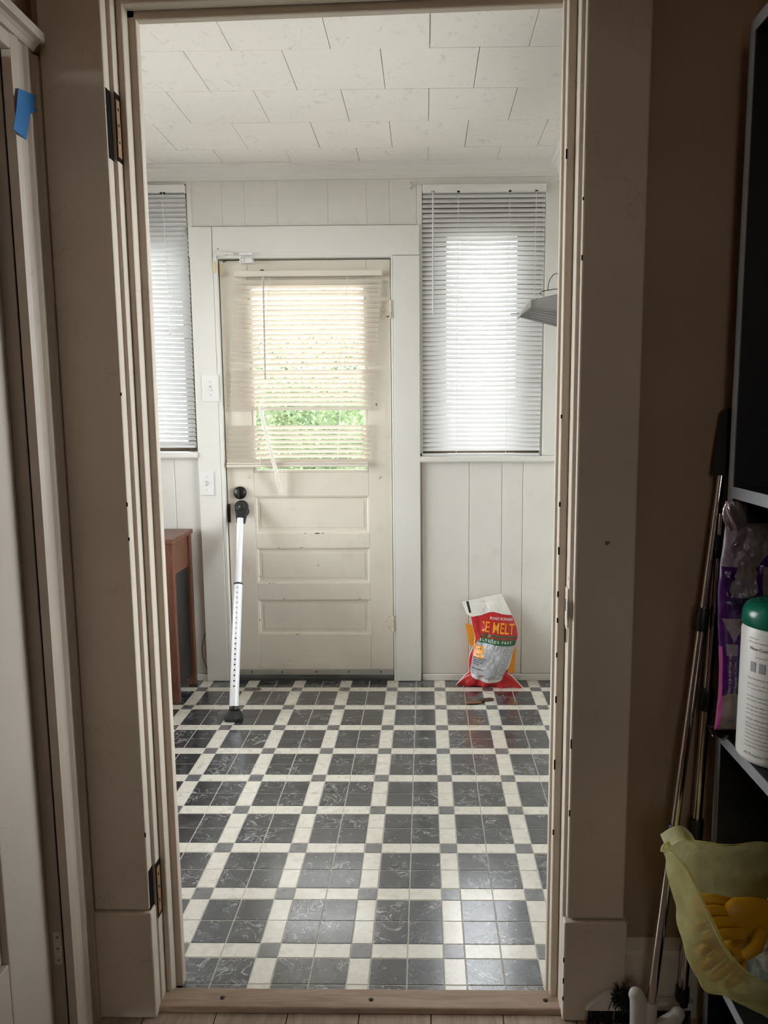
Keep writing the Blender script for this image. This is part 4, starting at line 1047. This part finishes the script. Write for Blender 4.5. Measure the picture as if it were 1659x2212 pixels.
for side in (-1, 1):
    nu, nv = 100, 220; base = len(mb.v)
    mb.v += [tuple(pack_pt(i / nu, j / nv, side)) for j in range(nv + 1) for i in range(nu + 1)]
    for j in range(nv):
        for i in range(nu):
            s_, t_ = (i + .5) / nu, (j + .5) / nv
            f_ = (base + j * (nu + 1) + i, base + j * (nu + 1) + i + 1, base + (j + 1) * (nu + 1) + i + 1, base + (j + 1) * (nu + 1) + i)
            wav = 0.02 * math.sin(s_ * 9)
            if t_ < 0.17 + wav: mi = 2 if s_ < 0.055 else 0
            elif t_ < 0.64:
                mi = 1 if s_ < 0.40 else 0
                if s_ < 0.035 and t_ < 0.42: mi = 2
                d = abs(s_ - 0.16) / 0.13
                if 0.44 < t_ < 0.555 and d < (t_ - 0.44) / 0.115: mi = 3          # pale heart-like wedge
                if 0.375 < t_ < 0.43 and 0.07 < s_ < 0.20: mi = 3
            elif t_ < 0.80:
                mi = 1 if (s_ < 0.46 and not (0.16 < s_ < 0.38 and t_ > 0.70)) else 0
                if ((s_ - 0.25) / 0.15) ** 2 + ((t_ - 0.70) / 0.055) ** 2 < 1 and t_ > 0.655: mi = 3
            elif t_ < 0.90: mi = 3 if s_ < 0.33 else (1 if abs(s_ - 0.62 - (0.88 - t_) * -1.5) < 0.09 else 0)
            else: mi = 3 if s_ < 0.3 else 0
            mb.f.append(f_ if side < 0 else f_[::-1]); mb.mi.append(mi); mb.sm.append(True)
mb.build('pouch', PM, t)
# gathered shiny tail at the top
def tail(a, h):
    z = 1.075 + 0.072 * h
    r_ = 0.006 + 0.012 * math.sin(h * 2.2) * (1.2 if h > 0.3 else 1.0)
    k_ = 2 * math.pi * a
    r2 = r_ * (1 + 0.22 * math.sin(k_ * 5 + h * 9))
    return Vector((0.742 - 0.004 * h + r2 * 1.0 * math.cos(k_), -2.366 + r2 * 0.45 * math.sin(k_), z))
mb = MB(); mb.grid(tail, 40, 14, close_u=True); o = mb.build('gathered_tail', FOIL, t)
MB().tube([(0.744, -2.383, 1.066), (0.738, -2.386, 1.072), (0.730, -2.383, 1.064)], 0.0022, 8).build('tie', FOIL, t)
mb = MB(); mb.grid(lambda a, b: Vector((0.712 + 0.085 * a, -2.375 + 0.03 * b - 0.006 * math.sin(a * 8), 0.690 + 0.012 * b + 0.003 * math.sin(a * 20))), 20, 5)
o = mb.build('bottom_seam', glass_mat('clear_film', (0.75, 0.73, 0.76, 1), 0.10, 0.15), t)
md = o.modifiers.new('thick', 'SOLIDIFY'); md.thickness = 0.0006
PWHITE = plain('pack_white_print', (0.45, 0.40, 0.45, 1), 0.4)
def pack_text(s, s0, t0, size, mat):
    vs, fs = text_mesh(s, size, 0, 0.0001)
    me = bpy.data.meshes.new('lettering'); out = []
    for x, y, _ in vs:                       # reads upwards
        p = pack_pt(min(max(s0 - y / 0.155, 0.0), 1), t0 + x / 0.405, -1, 0.0012); out.append(tuple(p))
    me.from_pydata(out, [], fs); me.materials.append(mat); link('lettering', me, t)
pack_text('GREAT FOR EVERYDAY USE', 0.125, 0.185, 0.0066, PWHITE)
pack_text('ON FINISHED FLOORS', 0.195, 0.185, 0.0066, PWHITE)

# telescopic mop and broom poles
def pole(name, label, cat, pts, collars, top=None):
    t_ = thing(name, label, cat, (pts[-1][0], pts[-1][1], 0))
    a, b = Vector(pts[0]), Vector(pts[1]); d = (b - a).normalized()
    zs = [a.z] + [c for c in collars] + [b.z]
    def at(z): return a + (b - a) * ((a.z - z) / (a.z - b.z))
    r = [0.0078, 0.0088, 0.0096, 0.0104]
    for k in range(len(zs) - 1):
        MB().tube([at(zs[k]), at(zs[k + 1])], r[k], 20).build('pole_section', CHROME, t_)
    for k, c in enumerate(collars):
        MB().tube([at(c + 0.022), at(c + 0.018), at(c - 0.020), at(c - 0.024)], [r[k + 1] + .003, r[k + 1] + .0042, r[k + 1] + .0042, r[k + 1] + .003], 20).build('collar', BLACK_PL, t_)
    return t_, at
t, at = pole('spin_mop', 'chrome telescopic mop leaning with a black grip handle and white head', 'mop', [(0.742, -2.283, 1.20), (0.622, -2.350, 0.095)], [0.905, 0.462])
hd = Vector((0.742, -2.283, 1.20)); dv = Vector((0.742 - 0.622, 0.067, 1.105)).normalized()
# grip: flat bar with rounded end and a hanging hole
gp = MB(); prof = []
for k in range(13):
    a = math.pi * k / 12; prof.append((0.0150 * math.cos(a), 0.105 + 0.0150 * math.sin(a)))
prof += [(-0.0165, 0.03), (-0.0170, -0.012), (0.0170, -0.012), (0.0165, 0.03)]
sd = dv.cross(Vector((0, 1, 0))).normalized(); sd = sd if sd.x > 0 else -sd; nr = sd.cross(dv).normalized(); nr = nr if nr.y < 0 else -nr
n = len(prof); hole = [(0.0052 * math.cos(2 * math.pi * k / n), 0.104 + 0.0052 * math.sin(2 * math.pi * k / n)) for k in range(n)]
def gpt(x, z, h): return hd + sd * x + dv * z + nr * h
ring = lambda lst, h: [gpt(x, z, h) for x, z in lst]
# order the hole points by the nearest direction of the outline
hole = []
for x, z in prof:
    a = math.atan2(z - 0.104, x); hole.append((0.0052 * math.cos(a), 0.104 + 0.0052 * math.sin(a)))
vs = ring(prof, 0.011) + ring(hole, 0.011) + ring(prof, -0.011) + ring(hole, -0.011)
fs = []
for i in range(n):
    j = (i + 1) % n
    fs += [(i, j, n + j, n + i), (2 * n + j, 2 * n + i, 3 * n + i, 3 * n + j), (j, i, 2 * n + i, 2 * n + j), (n + i, n + j, 3 * n + j, 3 * n + i)]
gp.add(vs, fs); gp.build('grip', BLACK_PL, t)
WH = plain('mop_head_plastic', (0.56, 0.53, 0.50, 1), 0.45)
base = Vector((0.622, -2.350, 0.095)); d2 = -dv
hp = MB().tube([base - d2 * 0.014, base + d2 * 0.006, base + d2 * 0.055], [0.0125, 0.014, 0.017], 20).build('socket', WH, t)
def wing(sx_, tip, nm):
    MB().tube([base + d2 * 0.060, base + d2 * 0.045 + Vector((sx_ * 0.020, -0.004, 0)), Vector(tip) - Vector((sx_ * 0.010, 0, 0.022)), Vector(tip) - Vector((sx_ * 0.003, 0, 0.007)), Vector(tip), Vector(tip) + Vector((sx_ * 0.001, 0, 0.003))], [0.016, 0.0185, 0.0175, 0.015, 0.010, 0.003], 18, flat=0.75).build(nm, WH, t)
wing(-1, (0.588, -2.345, 0.132), 'wing'); wing(1, (0.690, -2.330, 0.075), 'wing')
for k in range(26):
    a = 2 * math.pi * k / 26
    MB().tube([base + d2 * 0.05 + Vector((0.012 * math.cos(a), 0.012 * math.sin(a), 0)), base + d2 * 0.06 + Vector((0.045 * math.cos(a), 0.040 * math.sin(a) - 0.01, -0.012)), Vector((base.x + 0.062 * math.cos(a), base.y - 0.01 + 0.05 * math.sin(a), 0.006))], [0.005, 0.006, 0.005], 6).build('strand', plain('mop_cotton', (0.5, 0.48, 0.45, 1), 0.9) if k == 0 else bpy.data.materials['mop_cotton'], t)

t, at = pole('push_broom', 'second chrome pole behind the mop with a pale broom head and black bristles', 'broom', [(0.742, -2.292, 1.115), (0.712, -2.279, 0.075)], [1.050, 0.735, 0.452])
MB().tube([(0.712, -2.279, 0.085), (0.712, -2.279, 0.045)], 0.014, 16).build('socket', BLACK_PL, t)
hb = MB(); hb.prism([(0.500, 0.034), (0.512, 0.052), (0.545, 0.079), (0.560, 0.082), (0.572, 0.078), (0.580, 0.056), (0.735, 0.054), (0.735, 0.036), (0.560, 0.034)], 'y', -2.290, -2.268)
hb.build('head_block', WH, t, 0.004)
br = MB(); rr = random.Random(9)
for k in range(420):
    x = rr.uniform(0.508, 0.73); y = rr.uniform(-2.288, -2.270)
    br.tube([(x, y, 0.046), (x + rr.uniform(-.006, .006), y + rr.uniform(-.006, .004), 0.002)], 0.0011, 3, cap=False)
for k in range(160):
    x = 0.572 + rr.uniform(-0.012, 0.03); z = rr.uniform(0.05, 0.09)
    br.tube([(x, -2.291, z), (x + rr.uniform(-.012, .02), -2.297 + rr.uniform(-.006, .004), z + rr.uniform(-0.03, 0.03))], 0.0011, 3, cap=False)
o = br.build('bristles', BLACK_PL, t); o['kind'] = 'stuff'

# yellow bag with gloves and a rag
def film_mat(name, c, fac):
    m_ = bpy.data.materials.new(name); m_.use_nodes = True; nt = m_.node_tree
    b_ = nt.nodes['Principled BSDF']; b_.inputs['Base Color'].default_value = c; b_.inputs['Roughness'].default_value = 0.35
    tr = nt.nodes.new('ShaderNodeBsdfTransparent'); tr.inputs[0].default_value = (0.93, 0.90, 0.62, 1)
    tl = nt.nodes.new('ShaderNodeBsdfTranslucent'); tl.inputs[0].default_value = c
    x1_ = nt.nodes.new('ShaderNodeMixShader'); x1_.inputs[0].default_value = 0.35
    x2_ = nt.nodes.new('ShaderNodeMixShader')
    nz = nt.nodes.new('ShaderNodeTexNoise'); nz.inputs['Scale'].default_value = 14; nz.inputs['Detail'].default_value = 4
    mr = nt.nodes.new('ShaderNodeMapRange'); mr.inputs['From Min'].default_value = 0.3; mr.inputs['From Max'].default_value = 0.7
    mr.inputs['To Min'].default_value = fac - 0.07; mr.inputs['To Max'].default_value = fac + 0.07
    nt.links.new(nz.outputs['Fac'], mr.inputs['Value']); nt.links.new(mr.outputs[0], x2_.inputs[0])
    nt.links.new(b_.outputs[0], x1_.inputs[1]); nt.links.new(tl.outputs[0], x1_.inputs[2])
    nt.links.new(x1_.outputs[0], x2_.inputs[1]); nt.links.new(tr.outputs[0], x2_.inputs[2])
    nt.links.new(x2_.outputs[0], nt.nodes['Material Output'].inputs['Surface'])
    return m_
FILM = film_mat('yellow_bag_film', (0.80, 0.77, 0.40, 1), 0.45)
mouth = [(0.585, -2.5, 0.53), (0.612, -2.46, 0.528), (0.667, -2.43, 0.51), (0.746, -2.41, 0.489), (0.82, -2.4, 0.487), (0.879, -2.45, 0.444), (0.842, -2.55, 0.377), (0.773, -2.6, 0.345), (0.709, -2.61, 0.37), (0.668, -2.61, 0.412), (0.638, -2.6, 0.468), (0.611, -2.57, 0.528), (0.592, -2.54, 0.548)]
sil = [(0.590, -2.5, 0.515), (0.622, -2.465, 0.445), (0.662, -2.41, 0.455), (0.759, -2.38, 0.447), (0.831, -2.38, 0.448), (0.904, -2.42, 0.396), (0.907, -2.48, 0.297), (0.823, -2.54, 0.233), (0.747, -2.56, 0.277), (0.68, -2.56, 0.312), (0.625, -2.55, 0.344), (0.606, -2.54, 0.412), (0.594, -2.53, 0.49)]
low = [(0.66, -2.49, 0.40), (0.665, -2.46, 0.36), (0.69, -2.42, 0.34), (0.76, -2.40, 0.33), (0.83, -2.40, 0.33), (0.88, -2.43, 0.30), (0.88, -2.47, 0.24), (0.82, -2.51, 0.205), (0.76, -2.53, 0.235), (0.70, -2.53, 0.265), (0.66, -2.53, 0.285), (0.645, -2.52, 0.32), (0.645, -2.51, 0.37)]
bot = [(0.77, -2.46, 0.215)] * 13
loops = [[Vector(p) for p in L_] for L_ in (mouth, sil, low, bot)]
def catmull(L_, a):
    n_ = len(L_); x_ = a * n_; i_ = int(x_) % n_; f_ = x_ - int(x_)
    p0, p1, p2, p3 = L_[(i_ - 1) % n_], L_[i_], L_[(i_ + 1) % n_], L_[(i_ + 2) % n_]
    return 0.5 * ((2 * p1) + (p2 - p0) * f_ + (2 * p0 - 5 * p1 + 4 * p2 - p3) * f_ ** 2 + (3 * p1 - p0 - 3 * p2 + p3) * f_ ** 3)
def bagf(a, b):
    k_ = b * 3; i_ = min(int(k_), 2); f_ = k_ - i_
    p = catmull(loops[i_], a % 1.0).lerp(catmull(loops[i_ + 1], a % 1.0), f_)
    e = 0.008 * (1 - abs(2 * b - 1)) + 0.002
    q_ = p * 22
    p = p + Vector((mnoise.noise(q_), mnoise.noise(q_ + Vector((9, 2, 3))), mnoise.noise(q_ + Vector((4, 7, 1))))) * e
    p.z = max(p.z, 0.200)
    return p
t = thing('yellow_bag', 'crumpled translucent yellow plastic bag bulging out of the low shelf', 'bag', (0.76, -2.48, 0.20))
mb = MB(); mb.grid(bagf, 96, 54, close_u=True); mb.build('film', FILM, t)
mb = MB(); mb.grid(lambda a, b: catmull(loops[0], a % 1.0) + Vector((0.0035 * math.cos(b * 6.28), -0.0035 * math.sin(b * 6.28), 0.003 * math.sin(b * 6.28) + 0.001 * math.sin(a * 60))), 96, 8, close_u=True)
mb.build('rolled_rim', FILM, t)
# handle loop
mb = MB(); mb.grid(lambda a, b: Vector((0.600 + 0.060 * a, -2.478 + 0.040 * b - 0.01 * math.sin(a * 3.1), 0.520 + 0.024 * math.sin(a * 3.14) + 0.006 * b)), 20, 5); o = mb.build('handle', FILM, t)
RUB_Y = plain('yellow_rubber', (0.62, 0.33, 0.010, 1), 0.45, var=0.85)
def glove(label, org, fdir, up_, flip=1):
    t_ = thing('rubber_glove', label, 'glove', org, 'yellow rubber gloves in the bag')
    o_ = Vector(org); f_ = Vector(fdir).normalized(); u_ = Vector(up_); u_ = (u_ - f_ * u_.dot(f_)).normalized(); s_ = f_.cross(u_)
    mb = MB()
    def T(x, y, z): return o_ + f_ * x + s_ * (y * flip) + u_ * z
    mb.tube([T(-0.115, 0, 0.004), T(-0.08, 0, 0.0), T(-0.04, 0, 0.002), T(0.0, 0, 0.004), T(0.035, 0, 0.002), T(0.048, 0, 0)], [0.030, 0.034, 0.030, 0.036, 0.036, 0.026], 20, flat=0.5)
    for k, (y, ln) in enumerate(((-0.026, 0.052), (-0.009, 0.062), (0.009, 0.058), (0.026, 0.045))):
        p = [T(0.028, y, 0), T(0.045 + ln * 0.35, y * 1.15, 0.006), T(0.045 + ln * 0.75, y * 1.25, 0.001), T(0.045 + ln, y * 1.28, -0.010), T(0.049 + ln, y * 1.28, -0.013)]
        mb.tube(p, [0.0095, 0.0098, 0.0092, 0.0078, 0.003], 12)
    mb.tube([T(-0.005, -0.028, 0), T(0.016, -0.052, 0.006), T(0.040, -0.064, 0.004), T(0.046, -0.067, 0.002)], [0.012, 0.0112, 0.009, 0.003], 12)
    me = mb.mesh('glove', RUB_Y); link('glove', me, t_)
    mb = MB(); mb.tube([T(-0.117, 0, 0.004), T(-0.108, 0, 0.003)], [0.0325, 0.0335], 20, flat=0.5); mb.build('cuff', RUB_Y, t_)
glove('yellow rubber glove on top in the yellow bag with fingers pointing left', (0.735, -2.535, 0.425), (-1, -0.15, 0.10), (0.1, -0.5, 0.9))
glove('second yellow rubber glove drooping below the first in the yellow bag', (0.752, -2.505, 0.372), (-0.75, -0.2, -0.55), (-0.4, -0.85, 0.35), -1)
def blob(name, label, c, r, seed, mat, cat='cloth', squash=(1, 1, 1)):
    def fn(a, b):
        th, ph = a * 2 * math.pi, b * math.pi
        d = Vector((math.sin(ph) * math.cos(th), math.sin(ph) * math.sin(th), math.cos(ph)))
        k_ = 1 + 0.34 * mnoise.noise(d * 1.7 + Vector((seed, 0, 0))) + 0.16 * mnoise.noise(d * 4.5 + Vector((seed, 3, 0))) + 0.05 * mnoise.noise(d * 11 + Vector((seed, 3, 9)))
        return Vector((c[0] + d.x * r * k_ * squash[0], c[1] + d.y * r * k_ * squash[1], c[2] + d.z * r * k_ * squash[2]))
    mb = MB(); mb.grid(fn, 48, 28, close_u=True)
    return tag(mb.build(name, mat), label, cat)
Mr = Mat('blue_grey_cloth', (0.17, 0.21, 0.25, 1), 0.9)
Mr.mix(Mr.ramp(Mr.noise(30, 4), 0.45, 0.62), (0.42, 0.42, 0.43, 1)); Mr.bump(Mr.noise(160, 3), 0.5, 0.002)
blob('cleaning_rag', 'crumpled blue-grey cleaning rag in the mouth of the yellow bag', (0.775, -2.540, 0.340), 0.052, 3.3, Mr.m)
blob('crumpled_wrapper', 'crumpled pale yellow wrapper above the rag in the yellow bag', (0.800, -2.565, 0.405), 0.026, 8.1, plain('pale_wrapper', (0.55, 0.52, 0.30, 1), 0.4), 'wrapper')

# ================================================================== OUTSIDE THE WINDOWS
M = Mat('pale_bounce_ground', (0.42, 0.41, 0.39, 1), 0.9); M.mix(M.ramp(M.noise(3, 6), 0.4, 0.65), (0.34, 0.335, 0.32, 1))  # ground made pale so more daylight bounces in through the windows
struct(MB().box(-30, 30, -30, 40, -0.65, -0.50).build('ground', M.m), 'unseen yard outside, toned pale to bounce daylight indoors', 'ground')
t = thing('hedge', 'tall sunlit green hedge seen through the gaps of the door blind', 'hedge', (-0.95, 3.6, -0.5))
LEAFG = Mat('hedge_leaf', (0.085, 0.15, 0.06, 1), 0.5); LEAFG.mix(LEAFG.ramp(LEAFG.noise(5, 3), 0.4, 0.6), (0.20, 0.26, 0.13, 1)); LEAFG = LEAFG.m
rr = random.Random(21)
def hedge_face(x, z): return 3.3 + 0.22 * mnoise.noise(Vector((x * 1.3, z * 1.3, 4))) + 0.10 * mnoise.noise(Vector((x * 4, z * 4, 9)))
mb = MB(); mb.grid(lambda a, b: Vector((-1.75 + 1.6 * a, hedge_face(-1.75 + 1.6 * a, -0.5 + 2.45 * b) + 0.12 + (0.5 * max(0, b - 0.8) * 5) + 0.6 * (2 * a - 1) ** 6, -0.5 + 2.45 * b + 0.15 * mnoise.noise(Vector((a * 8, 0, 0))))), 24, 26)
mb.build('inner_growth', LEAFG, t)
mb = MB()
for k in range(9000):
    x = rr.uniform(-1.85, -0.05); z = rr.uniform(-0.4, 1.98); p = Vector((x, hedge_face(x, z) + rr.uniform(-0.12, 0.10), z))
    a = Vector((rr.uniform(-1, 1), rr.uniform(-1, 0.4), rr.uniform(-0.6, 0.9))).normalized(); b = a.cross(Vector((rr.uniform(-1, 1), rr.uniform(-1, 1), 1))).normalized()
    l_ = rr.uniform(0.035, 0.065); w_ = l_ * 0.28; nrm_ = a.cross(b) * (w_ * 0.35)
    mb.add([p - a * l_ / 2, p + b * w_ + nrm_, p + a * l_ / 2, p - b * w_ + nrm_, p], [(0, 4, 1), (1, 4, 2), (2, 4, 3), (3, 4, 0)])
o = mb.build('foliage', LEAFG, t); o['kind'] = 'stuff'
# unseen roof over the house, its eave sized to dim the back blinds
struct(MB().box(-3.2, 2.2, -6.2, 0.80, 2.76, 2.86).build('roof', plain('roof_boards', (0.30, 0.27, 0.24, 1), 0.9)), 'unseen house roof with an eave that dims the back blinds', 'roof')
